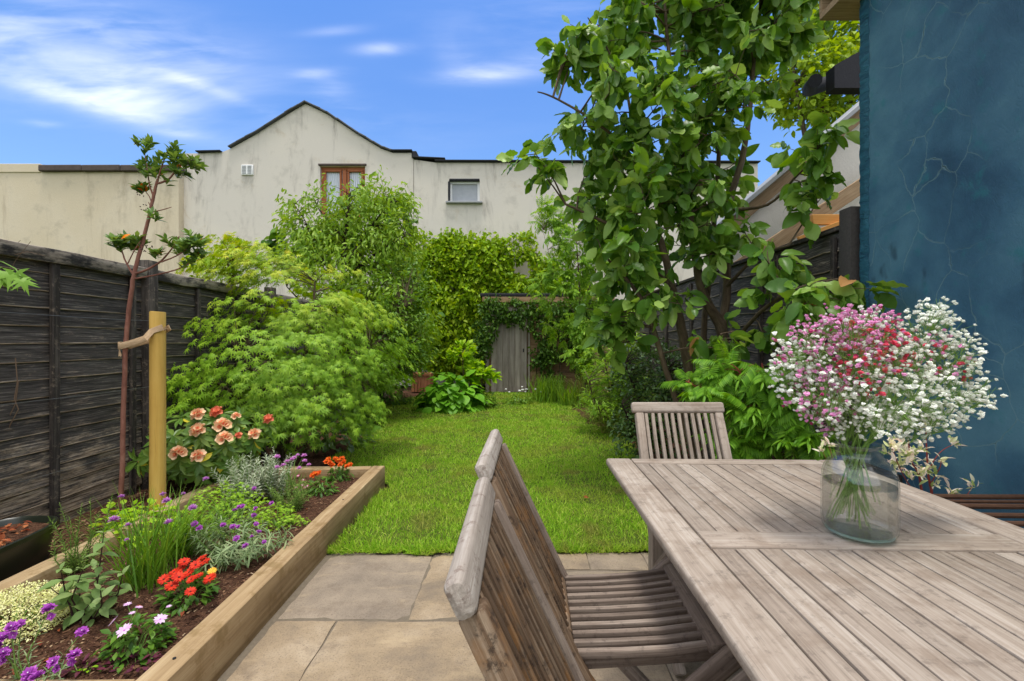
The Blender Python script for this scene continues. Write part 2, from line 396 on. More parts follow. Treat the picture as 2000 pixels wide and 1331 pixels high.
# the blue painted wall: patchy paint, mortar-like cracks with paler and teal bloom, dark damp spots
n = NT('blue_painted_render'); p = n.coord('pos')
yz = n.scale(p, (0, 1, 1)); big = n.noise(yz, 1.6, 6, .6, .3); mid = n.noise(yz, 6, 6, .7)
c = n.ramp(big, [(.34, S(44, 80, 104)), (.5, S(62, 102, 124)), (.66, S(84, 126, 142))])
c = n.mix(n.math('MULTIPLY', sm(n, mid, .54, .70), .6), c, S(44, 116, 124))
wob = n.n('ShaderNodeMix', data_type='VECTOR'); wob.inputs[0].default_value = .16
nz = n.n('ShaderNodeTexNoise'); n.l(yz, nz.inputs[0]); nz.inputs['Scale'].default_value = 3.2; nz.inputs['Detail'].default_value = 5
n.l(yz, wob.inputs[4]); n.l(nz.outputs['Color'], wob.inputs[5])
cr = n.voro(n.scale(wob.outputs[1], (1, 1.5, 1.0)), 3.6, 'DISTANCE_TO_EDGE', 'Distance')
keep = sm(n, n.noise(yz, 1.3, 3, .5), .42, .54)
halo = n.math('MULTIPLY', n.math('SUBTRACT', 1.0, sm(n, cr, .003, .015)), keep)
line = n.math('MULTIPLY', n.math('SUBTRACT', 1.0, sm(n, cr, .0, .004)), keep)
c = n.mix(n.math('MULTIPLY', halo, .48), c, S(146, 180, 180)); c = n.mix(n.math('MULTIPLY', line, .5), c, S(24, 52, 66))
spot = n.noise(n.scale(yz, (1, 5.5, 3.2), (0, 3.3, 1.2)), 1.0, 3, .5)
zz = n.xyz(p)[2]
c = n.mix(n.math('MULTIPLY', n.math('MULTIPLY', sm(n, spot, .61, .70), sm(n, zz, 2.5, 1.5)), .7), c, S(14, 30, 46))
gr = n.noise(yz, 110, 5, .75)
n.bump(n.math('ADD', n.math('ADD', n.math('MULTIPLY', gr, .5), n.math('MULTIPLY', mid, .9)), n.math('MULTIPLY', line, -1.5)), .75, .012)
M['blue_wall'] = n.done(c, .55, .35)
n = NT('blue_corner_bead'); p = n.coord('pos'); v = n.noise(n.scale(p, (0, 6, 22), (0, 0, 0)), 1, 6, .7, 1.5)
c = n.ramp(v, [(.35, S(24, 66, 86)), (.6, S(44, 98, 114))]); n.bump(v, .9, .02); M['blue_bead'] = n.done(c, .6, .3)

# paving: riven sandstone, one tone per slab
n = NT('riven_sandstone'); p = n.coord('pos'); r = n.rnd()
b1 = n.noise(p, 1.9, 8, .68, .15); b2 = n.noise(n.scale(p, (1, 1, 1), (9, 4, 0)), 7, 8, .72); b3 = n.noise(p, 130, 4, .8)
c = n.ramp(b1, [(.34, S(118, 106, 92)), (.52, S(150, 132, 107)), (.68, S(172, 155, 131))])
c = n.mix(n.math('MULTIPLY', sm(n, r, .3, .8), .75), c, n.ramp(b1, [(.3, S(116, 105, 93)), (.7, S(160, 147, 130))]))
c = n.mix(n.math('MULTIPLY', sm(n, b2, .5, .68), .5), c, S(112, 98, 84)); c = n.mix(n.math('MULTIPLY', sm(n, b3, .50, .66), .5), c, S(84, 74, 64))
c = n.mix(n.math('MULTIPLY', sm(n, n.noise(n.scale(p, (2, 6, 1), (3, 0, 0)), 1.2, 6, .65, .2), .52, .70), .28), c, S(200, 178, 142))
n.bump(n.math('ADD', n.math('ADD', b2, n.math('MULTIPLY', b1, 1.2)), n.math('MULTIPLY', b3, .12)), .55, .012)
M['sandstone'] = n.done(c, .85, .25)
M['mortar'] = plain('sandy_mortar', S(112, 102, 88), .95, .4, 60, .1, 0, .5)
n = NT('bark_mulch_soil'); p = n.coord('pos'); a = n.noise(p, 26, 8, .72); b = n.voro(p, 90, 'F1', 'Distance')
c = n.ramp(a, [(.3, S(44, 29, 22)), (.5, S(80, 55, 42)), (.7, S(116, 86, 66))]); c = n.mix(n.math('MULTIPLY', sm(n, b, .55, .2), .35), c, S(112, 84, 62)); n.bump(n.math('ADD', a, b), .9, .015)
M['soil'] = n.done(c, .95, .1)
n = NT('mulch_chip'); c = n.ramp(n.rnd(), [(0, S(48, 32, 24)), (.5, S(84, 58, 43)), (.84, S(116, 86, 64)), (.96, S(156, 128, 98)), (1, S(190, 168, 138))]); M['chips'] = n.done(c, .9, .15)
n = NT('lawn_earth'); p = n.coord('pos'); c = n.ramp(n.noise(p, 7, 6, .7), [(.35, S(58, 72, 24)), (.6, S(84, 96, 36)), (.75, S(112, 96, 56))]); M['lawn_base'] = n.done(c, .95, .1)
n = NT('grass_blade'); p = n.coord('pos'); r = n.rnd(); big = n.noise(p, 1.5, 5, .6)
c = n.ramp(r, [(0, S(110, 158, 34)), (.45, S(152, 200, 46)), (.85, S(184, 216, 66)), (1, S(208, 208, 112))])
c = n.mix(n.math('MULTIPLY', sm(n, big, .48, .64), .6), c, S(172, 184, 66)); c = n.mix(n.math('MULTIPLY', sm(n, n.noise(n.scale(p, (1, 1, 0), (5, 2, 0)), 2.6, 4, .6), .54, .68), .65), c, S(160, 142, 84))
n.done(c, .55, .25); tr = n.n('ShaderNodeBsdfTranslucent'); n.l(c, tr.inputs[0]); mx = n.n('ShaderNodeMixShader'); mx.inputs[0].default_value = .35
n.l(n.p.outputs[0], mx.inputs[1]); n.l(tr.outputs[0], mx.inputs[2]); n.l(mx.outputs[0], n.out.inputs[0]); M['grass'] = n.m

def dk(c, k): return (c[0]*k, c[1]*k, c[2]*k, 1)
def L(*cs, k=.80): return [dk(S(*c), k) for c in cs]
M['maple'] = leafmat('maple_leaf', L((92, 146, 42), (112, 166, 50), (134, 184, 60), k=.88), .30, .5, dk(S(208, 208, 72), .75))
M['cherry'] = leafmat('cherry_leaf', L((98, 144, 50), (120, 164, 62), (146, 182, 80)), .36, .45)
M['ivy'] = leafmat('creeper_leaf', L((98, 148, 38), (126, 172, 48), (154, 188, 60)), .3, .45)
M['climber'] = leafmat('climber_leaf', L((52, 92, 36), (70, 112, 44), (92, 134, 54)), .25, .45)
M['dark_leaf'] = leafmat('glossy_dark_leaf', L((58, 92, 46), (76, 114, 56), (104, 140, 74)), .2, .32, spec=.35)
M['mid_leaf'] = leafmat('mid_green_leaf', L((72, 118, 46), (92, 138, 54), (116, 158, 66)), .28, .45)
M['rowan'] = leafmat('rowan_leaf', L((92, 146, 52), (120, 172, 66), (150, 196, 82)), .36, .5)
M['magnolia'] = leafmat('magnolia_leaf', L((66, 112, 48), (90, 138, 58), (112, 158, 70), (152, 190, 104), k=.82), .36, .36, spec=.3, autumn=(S(186, 150, 94), .0015))
M['far_tree'] = leafmat('far_tree_leaf', L((110, 148, 52), (140, 176, 66), (164, 196, 84)), .36, .5)
M['sumac'] = leafmat('sumac_leaf', L((78, 136, 48), (100, 160, 58), (122, 180, 70)), .34, .45)
M['hydrangea'] = leafmat('hydrangea_leaf', L((80, 142, 50), (98, 166, 58), (116, 182, 68)), .30, .45)
M['lime_leaf'] = leafmat('lime_leaf', L((118, 178, 50), (142, 194, 64), (166, 206, 82), k=.8), .36, .5)
M['arbutus'] = leafmat('arbutus_leaf', L((72, 108, 54), (94, 134, 64), (124, 156, 80)), .26, .3, spec=.3, autumn=(S(216, 140, 40), .02))
M['rhodo'] = leafmat('rhododendron_leaf', L((78, 118, 58), (100, 142, 68), (126, 160, 80)), .25, .36, spec=.3, autumn=(S(188, 184, 70), .03))
M['mint'] = leafmat('mint_leaf', L((98, 132, 76), (120, 152, 92), (146, 174, 114)), .3, .5)
M['rosemary'] = leafmat('rosemary_leaf', L((90, 128, 62), (112, 146, 72), (136, 166, 88)), .2, .5)
M['chive'] = leafmat('chive_leaf', L((74, 122, 46), (94, 146, 54), (120, 166, 68)), .25, .4)
M['thyme'] = leafmat('thyme_leaf', [S(176, 188, 120), S(206, 212, 156), S(226, 228, 186)], .25, .6)
M['silver'] = leafmat('silver_leaf', [S(126, 142, 116), S(160, 172, 146), S(196, 202, 180)], .2, .6)
M['wallflower'] = leafmat('wallflower_leaf', [S(96, 120, 84), S(122, 146, 104), S(150, 168, 126)], .22, .55)
M['parsley'] = leafmat('parsley_leaf', L((112, 176, 48), (136, 196, 62), (158, 208, 78), k=.85), .35, .5)
M['low_leaf'] = leafmat('low_green_leaf', L((56, 100, 40), (76, 122, 50), (100, 146, 62)), .25, .4)
M['bugle'] = leafmat('bugle_leaf', [S(72, 36, 44), S(96, 48, 54), S(80, 70, 50)], .2, .5)
M['variegated'] = leafmat('variegated_leaf', [S(120, 150, 84), S(190, 200, 150), S(232, 226, 206), S(236, 220, 204)], .3, .5)
M['hop'] = leafmat('hop_leaf', L((104, 160, 60), (124, 178, 76)), .35, .45)
M['reed'] = leafmat('reed_leaf', L((104, 142, 58), (140, 170, 80), (190, 186, 112)), .28, .5)
M['blade_leaf'] = leafmat('flag_leaf', L((96, 148, 54), (118, 170, 62), (142, 188, 78)), .3, .45)
M['dead'] = leafmat('dead_leaf', [S(96, 58, 36), S(140, 92, 56), S(176, 132, 84)], .2, .7)
M['bark'] = wood('grey_brown_bark', S(58, 48, 38), S(96, 82, 64), S(134, 118, 96), streak=(8, 30, 30), board=.1, bump=.6)
M['bark_dark'] = wood('dark_bark', S(34, 26, 22), S(56, 44, 38), S(84, 70, 60), streak=(9, 30, 30), board=.1, bump=.6)
M['bark_red'] = wood('red_bark', S(100, 64, 54), S(136, 92, 78), S(164, 124, 108), streak=(12, 26, 26), board=.1, bump=.5)
M['stem'] = plain('green_stem', S(112, 146, 66), .6, .25, 60); M['stem_dark'] = plain('purple_stem', S(62, 40, 40), .6, .25, 60)
M['stem_red'] = plain('red_stem', S(140, 62, 56), .55, .2, 60); M['twig'] = plain('dry_twig', S(112, 92, 74), .8, .25, 60)
M['p_red'] = petal('red_petal', S(196, 36, 24), S(226, 72, 40)); M['p_orange'] = petal('orange_petal', S(226, 82, 26), S(240, 128, 48))
M['p_purple'] = petal('purple_petal', S(164, 62, 172), S(206, 116, 214)); M['p_chive'] = petal('mauve_petal', S(176, 98, 180), S(208, 148, 212))
M['p_lilac'] = petal('lilac_petal', S(176, 128, 196), S(206, 166, 218)); M['p_pinkw'] = petal('pale_pink_petal', S(226, 176, 224), S(242, 212, 240))
M['p_peach'] = petal('peach_petal', S(248, 196, 146), S(253, 224, 184)); M['p_coral'] = petal('coral_petal', S(234, 116, 84), S(246, 160, 122))
M['p_thrift'] = petal('thrift_petal', S(206, 130, 200), S(226, 164, 220)); M['p_magenta'] = petal('magenta_petal', S(170, 44, 96), S(206, 90, 140))
M['g_white'] = petal('white_floret', S(240, 244, 230), S(252, 252, 246)); M['g_pink'] = petal('pink_floret', S(226, 130, 190), S(244, 196, 226))
M['g_red'] = petal('red_floret', S(214, 58, 84), S(236, 110, 130)); M['yellow'] = petal('yellow_floret', S(232, 170, 40), S(246, 206, 84))
M['white_p'] = petal('white_petal', S(236, 238, 230), S(250, 250, 246)); M['dark_eye'] = plain('dark_flower_eye', S(92, 30, 22), .7)
M['felt'] = plain('roofing_felt', S(48, 48, 52), .9, .3, 40, .2, 0, .5); M['coping'] = plain('stained_coping', S(84, 74, 70), .9, .5, 6, .2, 0, .3)
M['slate'] = plain('mossy_slate', S(86, 86, 88), .85, .45, 9, .25, 0, .4); M['lead'] = plain('grey_lead', S(150, 152, 154), .6, .2, 10, .4)
M['white_pvc'] = plain('white_pvc', S(232, 232, 230), .4, .03, 5, .4); M['brown_frame'] = wood('brown_frame', S(126, 70, 42), S(156, 92, 56), S(176, 112, 72), board=.05, bump=.05, rough=.5)
M['net'] = None
n = NT('net_curtain'); x = n.xyz(n.coord('pos'))[0]; w = n.n('ShaderNodeTexWave'); n.l(n.coord('pos'), w.inputs[0]); w.inputs['Scale'].default_value = 5.5; w.inputs['Distortion'].default_value = 2.0
M['net'] = n.done(n.ramp(w.outputs[0], [(0, S(168, 178, 192)), (1, S(224, 228, 234))]), .8, .2)
n = NT('frosted_glass'); M['frost'] = n.done(n.mix(n.noise(n.coord('pos'), 6, 3), S(138, 144, 150), S(172, 176, 180)), .25, .5)
n = NT('window_pane'); n.p.inputs['Transmission Weight'].default_value = 1.0; n.p.inputs['IOR'].default_value = 1.1; M['pane'] = n.done((.95, .97, 1, 1), .02, .5)
def clear(name, ior, face, edge, refr=0.0, caustic_mix=0.0):
    n = NT(name); lw = n.n('ShaderNodeLayerWeight'); lw.inputs[0].default_value = .35; fr = n.math('ADD', n.math('MULTIPLY', n.math('POWER', lw.outputs['Facing'], 2.2), .55), .06)
    tp = n.n('ShaderNodeBsdfTransparent'); n.l(n.ramp(lw.outputs['Facing'], [(.0, face), (.72, face), (1, edge)]), tp.inputs[0]); gl = n.n('ShaderNodeBsdfGlossy'); gl.inputs['Roughness'].default_value = .01; body = tp.outputs[0]
    if refr:
        rf = n.n('ShaderNodeBsdfRefraction'); rf.inputs['IOR'].default_value = ior; rf.inputs['Color'].default_value = face; m0 = n.n('ShaderNodeMixShader'); m0.inputs[0].default_value = refr; n.l(body, m0.inputs[1]); n.l(rf.outputs[0], m0.inputs[2]); body = m0.outputs[0]
    if caustic_mix:
        df = n.n('ShaderNodeBsdfTranslucent'); df.inputs[0].default_value = (.62, .86, .80, 1); d2 = n.n('ShaderNodeBsdfDiffuse'); d2.inputs[0].default_value = (.62, .84, .78, 1); a2 = n.n('ShaderNodeMixShader'); n.l(df.outputs[0], a2.inputs[1]); n.l(d2.outputs[0], a2.inputs[2]); m1 = n.n('ShaderNodeMixShader'); m1.inputs[0].default_value = caustic_mix; n.l(body, m1.inputs[1]); n.l(a2.outputs[0], m1.inputs[2]); body = m1.outputs[0]
    mx = n.n('ShaderNodeMixShader'); n.l(fr, mx.inputs[0]); n.l(body, mx.inputs[1]); n.l(gl.outputs[0], mx.inputs[2]); n.l(mx.outputs[0], n.out.inputs[0]); return n.m
M['glass'] = clear('jar_glass', 1.47, (.965, .985, .978, 1), (.62, .76, .71, 1)); M['water'] = clear('clear_water', 1.33, (.955, .945, .94, 1), (.70, .74, .72, 1), .35)
M['glass_base'] = clear('thick_glass_base', 1.47, (.86, .95, .92, 1), (.7, .86, .81, 1), 0, .32)  # pale diffuse share painted in for caustic brightness inside the base
M['trough'] = plain('dark_green_plastic', S(26, 32, 22), .35, .25, 8, .5); M['rust'] = plain('rusty_iron', S(92, 66, 50), .85, .5, 46, .3, .2, .5)
M['hessian'] = wood('hessian_strap', S(150, 122, 92), S(186, 158, 124), S(206, 182, 150), streak=(30, 90, 90), board=.05)
M['black_metal'] = plain('black_lamp', S(24, 24, 26), .35, .2, 20, .5); M['steel'] = plain('brushed_steel', S(150, 152, 154), .3, .1, 30, .5, .9)
M['dark_wood'] = wood('dark_planter_board', S(30, 27, 26), S(52, 47, 44), S(84, 76, 70), board=.2)
M['wire'] = plain('galvanised_wire', S(120, 120, 118), .5, .2, 30, .5, .6)
# ------------------------------------------------------------------ camera, sky, sun
cam = bpy.data.cameras.new('camera'); cam.sensor_width = 36; cam.lens = FPX/2000*36; cam.clip_start = .05; cam.clip_end = 1500
co = bpy.data.objects.new('camera', cam); COL.objects.link(co); co.location = (0, 0, CAMH); co.rotation_euler = (R(90), 0, 0); SC.camera = co
SUN = Vector((.06, -.16, 1.0)).normalized(); SUN_EL = math.asin(SUN.z)
w = bpy.data.worlds.new('World'); SC.world = w; w.use_nodes = True; t = w.node_tree; t.nodes.clear()
class WN(NT):
    def __init__(s, tree): s.t = tree
n = WN(t); out = n.n('ShaderNodeOutputWorld'); bg = n.n('ShaderNodeBackground'); n.l(bg.outputs[0], out.inputs[0]); bg.inputs[1].default_value = .15
sky = n.n('ShaderNodeTexSky', sky_type='NISHITA'); sky.sun_disc = False; sky.sun_elevation = SUN_EL; sky.sun_rotation = math.atan2(SUN.x, SUN.y)
sky.air_density = 1.0; sky.dust_density = .3; sky.ozone_density = 2.0
dirv = n.coord('Generated'); X, Y, Z = n.xyz(dirv)
base = n.mix(n.math('MULTIPLY', sm(n, Z, .04, .60), .85), n.mix(.62, n.hsv(sky.outputs[0], .506, 1.15, .84), (1.15, 2.15, 3.7, 1)), (.42, 1.08, 3.0, 1))
ya = n.math('MAXIMUM', n.math('ABSOLUTE', Y), .05); A = n.math('DIVIDE', X, ya); B = n.math('DIVIDE', Z, ya)
cv = n.n('ShaderNodeCombineXYZ'); n.l(A, cv.inputs[0]); n.l(B, cv.inputs[1]); n.l(n.math('SIGN', Y), cv.inputs[2])
# thin cirrus: each wisp sits at its own bearing and height in the sky
WISPS = [(170, 198, 200, 20, -17, 1.0), (235, 172, 85, 30, -8, .85), (150, 120, 330, 85, -8, .62), (60, 60, 240, 70, 0, .45), (300, 205, 90, 24, -5, .7), (370, 160, 75, 12, -14, .45), (460, 195, 150, 11, -22, .35), (330, 90, 160, 40, -20, .4),
         (748, 95, 48, 11, 2, .75), (618, 144, 44, 10, 4, .55), (648, 174, 34, 13, -3, .55), (682, 206, 40, 9, -10, .4), (655, 60, 60, 9, 5, .3),
         (955, 145, 85, 16, 3, .75), (1060, 122, 130, 20, 8, .6), (900, 118, 50, 30, -40, .3), (1080, 40, 200, 60, 0, .35), (85, 242, 34, 7, -6, .45), (350, 262, 40, 7, -5, .25), (700, 255, 260, 40, 0, .18)]
tot = None
for (px, py, rx, ry, ang, wt) in WISPS:
    a0, b0 = (px-CX)/FPX, (CY-py)/FPX; rx /= FPX; ry /= FPX; ca, sa = math.cos(R(ang)), math.sin(R(ang))
    dx = n.math('SUBTRACT', A, a0); dy = n.math('SUBTRACT', B, b0)
    u = n.math('ADD', n.math('MULTIPLY', dx, ca/rx), n.math('MULTIPLY', dy, sa/rx)); v = n.math('ADD', n.math('MULTIPLY', dx, -sa/ry), n.math('MULTIPLY', dy, ca/ry))
    q = n.math('ADD', n.math('MULTIPLY', u, u), n.math('MULTIPLY', v, v)); g = n.math('MULTIPLY', n.math('POWER', 2.0, n.math('MULTIPLY', q, -1.4)), wt)
    tot = g if tot is None else n.math('ADD', tot, g)
fib = n.noise(n.scale(cv.outputs[0], (1.6, 6, 3), (1, 2, 0)), 1.5, 6, .52, .5); fib2 = n.noise(n.scale(cv.outputs[0], (4, 20, 3)), 1.5, 5, .55, .5)
tex = n.math('ADD', n.math('MULTIPLY', sm(n, fib, .30, .72), .80), n.math('MULTIPLY', sm(n, fib2, .35, .75), .35))
cl = n.math('MULTIPLY', n.math('MULTIPLY', tot, tex), n.math('MULTIPLY', n.math('GREATER_THAN', Y, 0.0), .40))
# unseen bright cloud added overhead and behind the camera for neutral fill light
hi = n.noise(n.scale(dirv, (2.2, 2.2, 2.2), (4, 1, 7)), 1.4, 6, .6, .5)
fill_cloud = n.math('MULTIPLY', sm(n, n.math('SUBTRACT', Z, n.math('MULTIPLY', Y, .45)), .30, .50), n.math('ADD', .55, n.math('MULTIPLY', sm(n, hi, .4, .6), .35)))
cl = n.math('MINIMUM', n.math('MAXIMUM', cl, fill_cloud), .96)
c = n.mix(cl, base, (6.3, 6.2, 6.1, 1)); n.l(c, bg.inputs[0])
sl = bpy.data.lights.new('sun', 'SUN'); sl.energy = 1.55; sl.angle = R(14); sl.color = (1.0, .95, .87)
so = bpy.data.objects.new('sun', sl); COL.objects.link(so); so.rotation_euler = (-SUN).to_track_quat('-Z', 'Y').to_euler()
vs = SC.view_settings; vs.view_transform = 'Standard'; vs.look = 'None'; vs.gamma = 1; vs.exposure = .99
SC.cycles.max_bounces = 10; SC.cycles.transmission_bounces = 10; SC.cycles.transparent_max_bounces = 32; SC.cycles.diffuse_bounces = 6; SC.cycles.sample_clamp_indirect = 6

# ------------------------------------------------------------------ ground
def sheet(name, x0, x1, y0, y1, nx, ny, hf, mat, kind='structure', keep=None):
    xs = np.linspace(x0, x1, nx); ys = np.linspace(y0, y1, ny); gx, gy = np.meshgrid(xs, ys)
    z = hf(gx, gy); V = np.stack([gx, gy, z], -1).reshape(-1, 3)
    i = np.arange(nx*ny).reshape(ny, nx); q = np.stack([i[:-1, :-1], i[:-1, 1:], i[1:, 1:], i[1:, :-1]], -1).reshape(-1, 4)
    if keep is not None:
        c = V[q].mean(1); q = q[keep(c[:, 0], c[:, 1])]
    o = np_mesh(name, V, [q], mat); tag(o, kind=kind); return o
def bumpy(x, y, s=1.0, seed=0.0):
    r = 0
    for k, (fx, fy, ph, am) in enumerate(((3.1, 2.3, .4, .4), (7.3, -5.1, 1.9, .3), (13.7, 17.1, .7, .2), (31.0, -27.0, 2.2, .12), (57, 61, .3, .1))):
        r = r+am*np.sin(fx*x+fy*y+ph+seed)*np.cos(fy*x*.7-fx*y*.9+seed*1.3)
    return r*s
tag(np_mesh('ground', np.array([(-400, -400, -.09), (400, -400, -.09), (400, 600, -.09), (-400, 600, -.09)]), [np.array([[0, 1, 2, 3]])], M['lawn_base']), kind='structure')
sheet('border_soil', -3.05, 2.4, 2.5, 13.0, 150, 280, lambda x, y: -.028+bumpy(x, y, .022)+.13*np.clip((-2.36-x)/.1, 0, 1)*np.clip((5.2-y)/1.0, 0, 1), M['soil'])
tag(bpy.data.objects['border_soil'], kind='structure')
sheet('side_soil', -3.05, -2.35, -1, 2.52, 40, 120, lambda x, y: .10+bumpy(x, y, .022), M['soil'])

LAWN = [(-1.13, 2.79), (-1.12, 4.12)]+[tuple(G(x, y)[:2]) for x, y in ((640, 902), (700, 862), (735, 838), (728, 815), (752, 795), (800, 777), (880, 772), (950, 767), (1035, 768), (1080, 778), (1118, 798), (1150, 828), (1200, 848), (1238, 866))]+[(1.25, 4.4), (1.5, 3.6), (1.58, 2.82), (1.2, 2.80)]
def inside(poly, x, y):
    r = np.zeros(np.shape(x), bool); m = len(poly)
    for i in range(m):
        (x0, y0), (x1, y1) = poly[i], poly[(i+1) % m]
        if y0 == y1: continue
        r ^= ((y0 > y) != (y1 > y)) & (x < (x1-x0)*(y-y0)/(y1-y0)+x0)
    return r
lawn_h = lambda x, y: .004+bumpy(x, y, .012, 2.0)
def wob(x, y): return x+.03*np.sin(y*9)+.02*np.sin(y*23+1), y+.03*np.sin(x*8)+.02*np.sin(x*21)
sheet('lawn', -2.6, 1.9, 2.7, 13, 200, 420, lawn_h, M['lawn_base'], keep=lambda x, y: inside(LAWN, *wob(x, y)))
# grass blades
bx, by = [], []
for (y0, y1, dens) in ((2.74, 2.86, 9000), (2.7, 3.6, 11000), (3.6, 5.0, 8000), (5.0, 7.5, 4600), (7.5, 12, 2400)):
    k = int((y1-y0)*4.3*dens); x = ru(-2.6, 1.7, k); y = ru(y0, y1, k)
    patch = bumpy(x*.8, y*.8, 1.15, 4.0); m = inside(LAWN, *wob(x, y)) & (ru(-.75, .4, k) < patch+.42)
    bx.append(x[m]); by.append(y[m])
k = 2600; bx.append(ru(-1.12, 1.5, k)); by.append(ru(2.775, 2.83, k)); x = np.concatenate(bx); y = np.concatenate(by); k = len(x); z = lawn_h(x, y)
D = nrm(np.stack([RNG.normal(0, .55, k), RNG.normal(0, .55, k), np.ones(k)], -1)); N = rdir(k)
ln = ru(.022, .052, k)*(1+.4*bumpy(x, y, 1, 9)); wd = ru(.0032, .0055, k)*(1+np.clip(y-4, 0, 6)*.28)
edge = (y < 2.9) | ((x < -1.02) & (y < 4.1)); ln = np.where(edge, ln*1.4, ln); D = np.where((y < 2.86)[:, None], nrm(D+np.array([0, -.45, .1])), D)
V, F4 = arrays(BLADE, frames(D, N, ln, wd), np.stack([x, y, z-.004], -1)); grass = np_mesh('lawn_grass', V, F4, M['grass'])
tag(grass, 'short bright green lawn with small yellowed and bare patches', 'grass', kind='stuff')

# ------------------------------------------------------------------ paving
def slabs():
    rows = [(2.13, 2.785, [-1.10, -.485, .11]), (1.44, 2.12, [-1.10, -.815, -.10, .62, 1.3, 2.0, 2.27]), (.78, 1.43, [-1.10, -.42, .30, 1.0, 1.6, 2.27]), (.12, .77, [-1.10, -.7, .1, .8, 1.5, 2.27]), (-.55, .11, [-1.10, -.3, .4, 1.2, 2.27]), (-1.25, -.56, [-1.10, -.6, .2, 1.0, 2.27]),
            (2.59, 2.80, [.12, .45, .79, 1.08, 1.42, 1.8, 2.27]), (2.13, 2.58, [.12, .74, 1.3, 1.85, 2.27]),
            (.78, 1.44, [-2.9, -2.3, -1.7, -1.11]), (.12, .77, [-2.9, -2.2, -1.6, -1.11]), (-.55, .11, [-2.9, -2.3, -1.7, -1.11]), (-1.25, -.56, [-2.9, -2.1, -1.11])]
    vs, fs = [], []
    for y0, y1, xs in rows:
        for a, b in zip(xs[:-1], xs[1:]):
            g = .0035; a2, b2, c2, d2 = a+g, b-g, y0+g, y1-g; nx = max(2, int((b2-a2)/.05)); ny = max(2, int((d2-c2)/.05)); o = len(vs); dz = U(-.003, .003); tx, ty = U(-.004, .004), U(-.004, .004)
            for j in range(ny+1):
                for i in range(nx+1):
                    px, py = a2+(b2-a2)*i/nx, c2+(d2-c2)*j/ny; e = (i in (0, nx)) or (j in (0, ny))
                    px += (U(-.004, .004) if e else 0); py += (U(-.004, .004) if e else 0)
                    zz = dz+tx*(px-a)+ty*(py-y0)+float(bumpy(np.array(px*1.3), np.array(py*1.3), .0035))-(.006 if e else 0)
                    vs.append((px, py, zz))
            for j in range(ny):
                for i in range(nx): q = o+j*(nx+1)+i; fs.append((q, q+1, q+nx+2, q+nx+1))
            ring = [o+i for i in range(nx+1)]+[o+j*(nx+1)+nx for j in range(1, ny+1)]+[o+ny*(nx+1)+i for i in range(nx-1, -1, -1)]+[o+j*(nx+1) for j in range(ny-1, 0, -1)]
            lo = len(vs); vs += [(vs[r][0], vs[r][1], -.035) for r in ring]; m = len(ring)
            fs += [(ring[i], lo+i, lo+(i+1) % m, ring[(i+1) % m]) for i in range(m)]
    b = MB(); b.add(vs, fs); return b
tag(slabs().build('patio_paving', M['sandstone'], None, True, 60), kind='structure')
sheet('patio_joint', -2.95, 2.32, -1.3, 2.80, 90, 90, lambda x, y: -.008+bumpy(x*2, y*2, .003), M['mortar'])

# ------------------------------------------------------------------ far buildings
D0 = 13.0
house = thing('gabled_house', 'long pale rendered house with low gable, streaked with grey damp stains, behind the garden', 'house', P(800, 754, D0))
top = [(352, 300), (388, 300), (432, 298), (450, 291), (500, 263), (560, 225), (597, 203), (640, 224), (700, 264), (745, 291), (768, 299), (808, 299), (808, 312), (850, 318), (1480, 320)]
def top_y(x):
    for (a, ya), (b, yb) in zip(top[:-1], top[1:]):
        if a <= x <= b and b > a: return ya+(yb-ya)*(x-a)/(b-a)
    return top[-1][1]
W1, W2, VENT = (625, 713, 325, 425), (877, 937, 352, 397), (473, 495, 323, 343)
wall = MB(); BOT = 754
def band(x0, x1, ylow=BOT, yhigh=None):
    if yhigh is None: pts = [(x0, ylow), (x1, ylow), (x1, top_y(x1))]+[p for p in reversed(top) if x0 < p[0] < x1]+[(x0, top_y(x0))]
    else: pts = [(x0, ylow), (x1, ylow), (x1, yhigh), (x0, yhigh)]
    wall.poly([P(a, b, D0) for a, b in pts], (0, .28, 0))
xs = [352, W1[0], W1[1], W2[0], W2[1], 1480]
band(352, W1[0]); band(W1[0], W1[1], W1[2]); band(W1[0], W1[1], BOT, W1[3]); band(W1[1], 807.5); band(808.5, W2[0]); band(W2[0], W2[1], W2[2]); band(W2[0], W2[1], BOT, W2[3]); band(W2[1], 1480)
wall.build('wall', M['render_grey'], house, False)
bk = MB(); bk.poly([P(a, b, D0)+V3(0, .281, 0) for a, b in [(354, BOT), (1479, BOT)]+[(min(max(x, 355), 1478), y+1) for x, y in reversed(top)]], (0, 6, 0)); bk.build('rear_block', M['render_grey'], house, False)
rf = MB(); rl = MB()
for i, ((a, ya), (b, yb)) in enumerate(zip(top[3:10], top[4:11])):
    p, q = P(a, ya-2, D0), P(b, yb-2, D0); s = (q-p).normalized(); up = V3(-s.z, 0, s.x)
    k = 3
    for j in range(k):
        u0, u1 = p.lerp(q, j/k), p.lerp(q, (j+1)/k); rf.beam([u0+V3(0, -.09, 0)+up*U(0, .02), u0+V3(0, 6, 0)], up, (u1-u0).length+.02, .06, .008, 1) if False else rf.beam([u0+V3(0, 2.9, 0)+up*U(.0, .022)-s*.02, u1+V3(0, 2.9, 0)+up*U(.0, .022)+s*.02], up, 6.0, .042, .01, 1)
rf.build('roof', M['slate'], house, False)
for (a, b) in (((386, 300), (434, 299)), ((765, 298), (806, 298)), ((850, 318), (1482, 320)), ((806, 311), (870, 314))):
    rl = MB(); p, q = P(*a, D0), P(*b, D0); rl.beam([p+V3(0, .2, .03), q+V3(0, .2, .03)], (0, 0, 1), .62, .036, .008, 1); rl.build('coping', M['felt'], house, False)
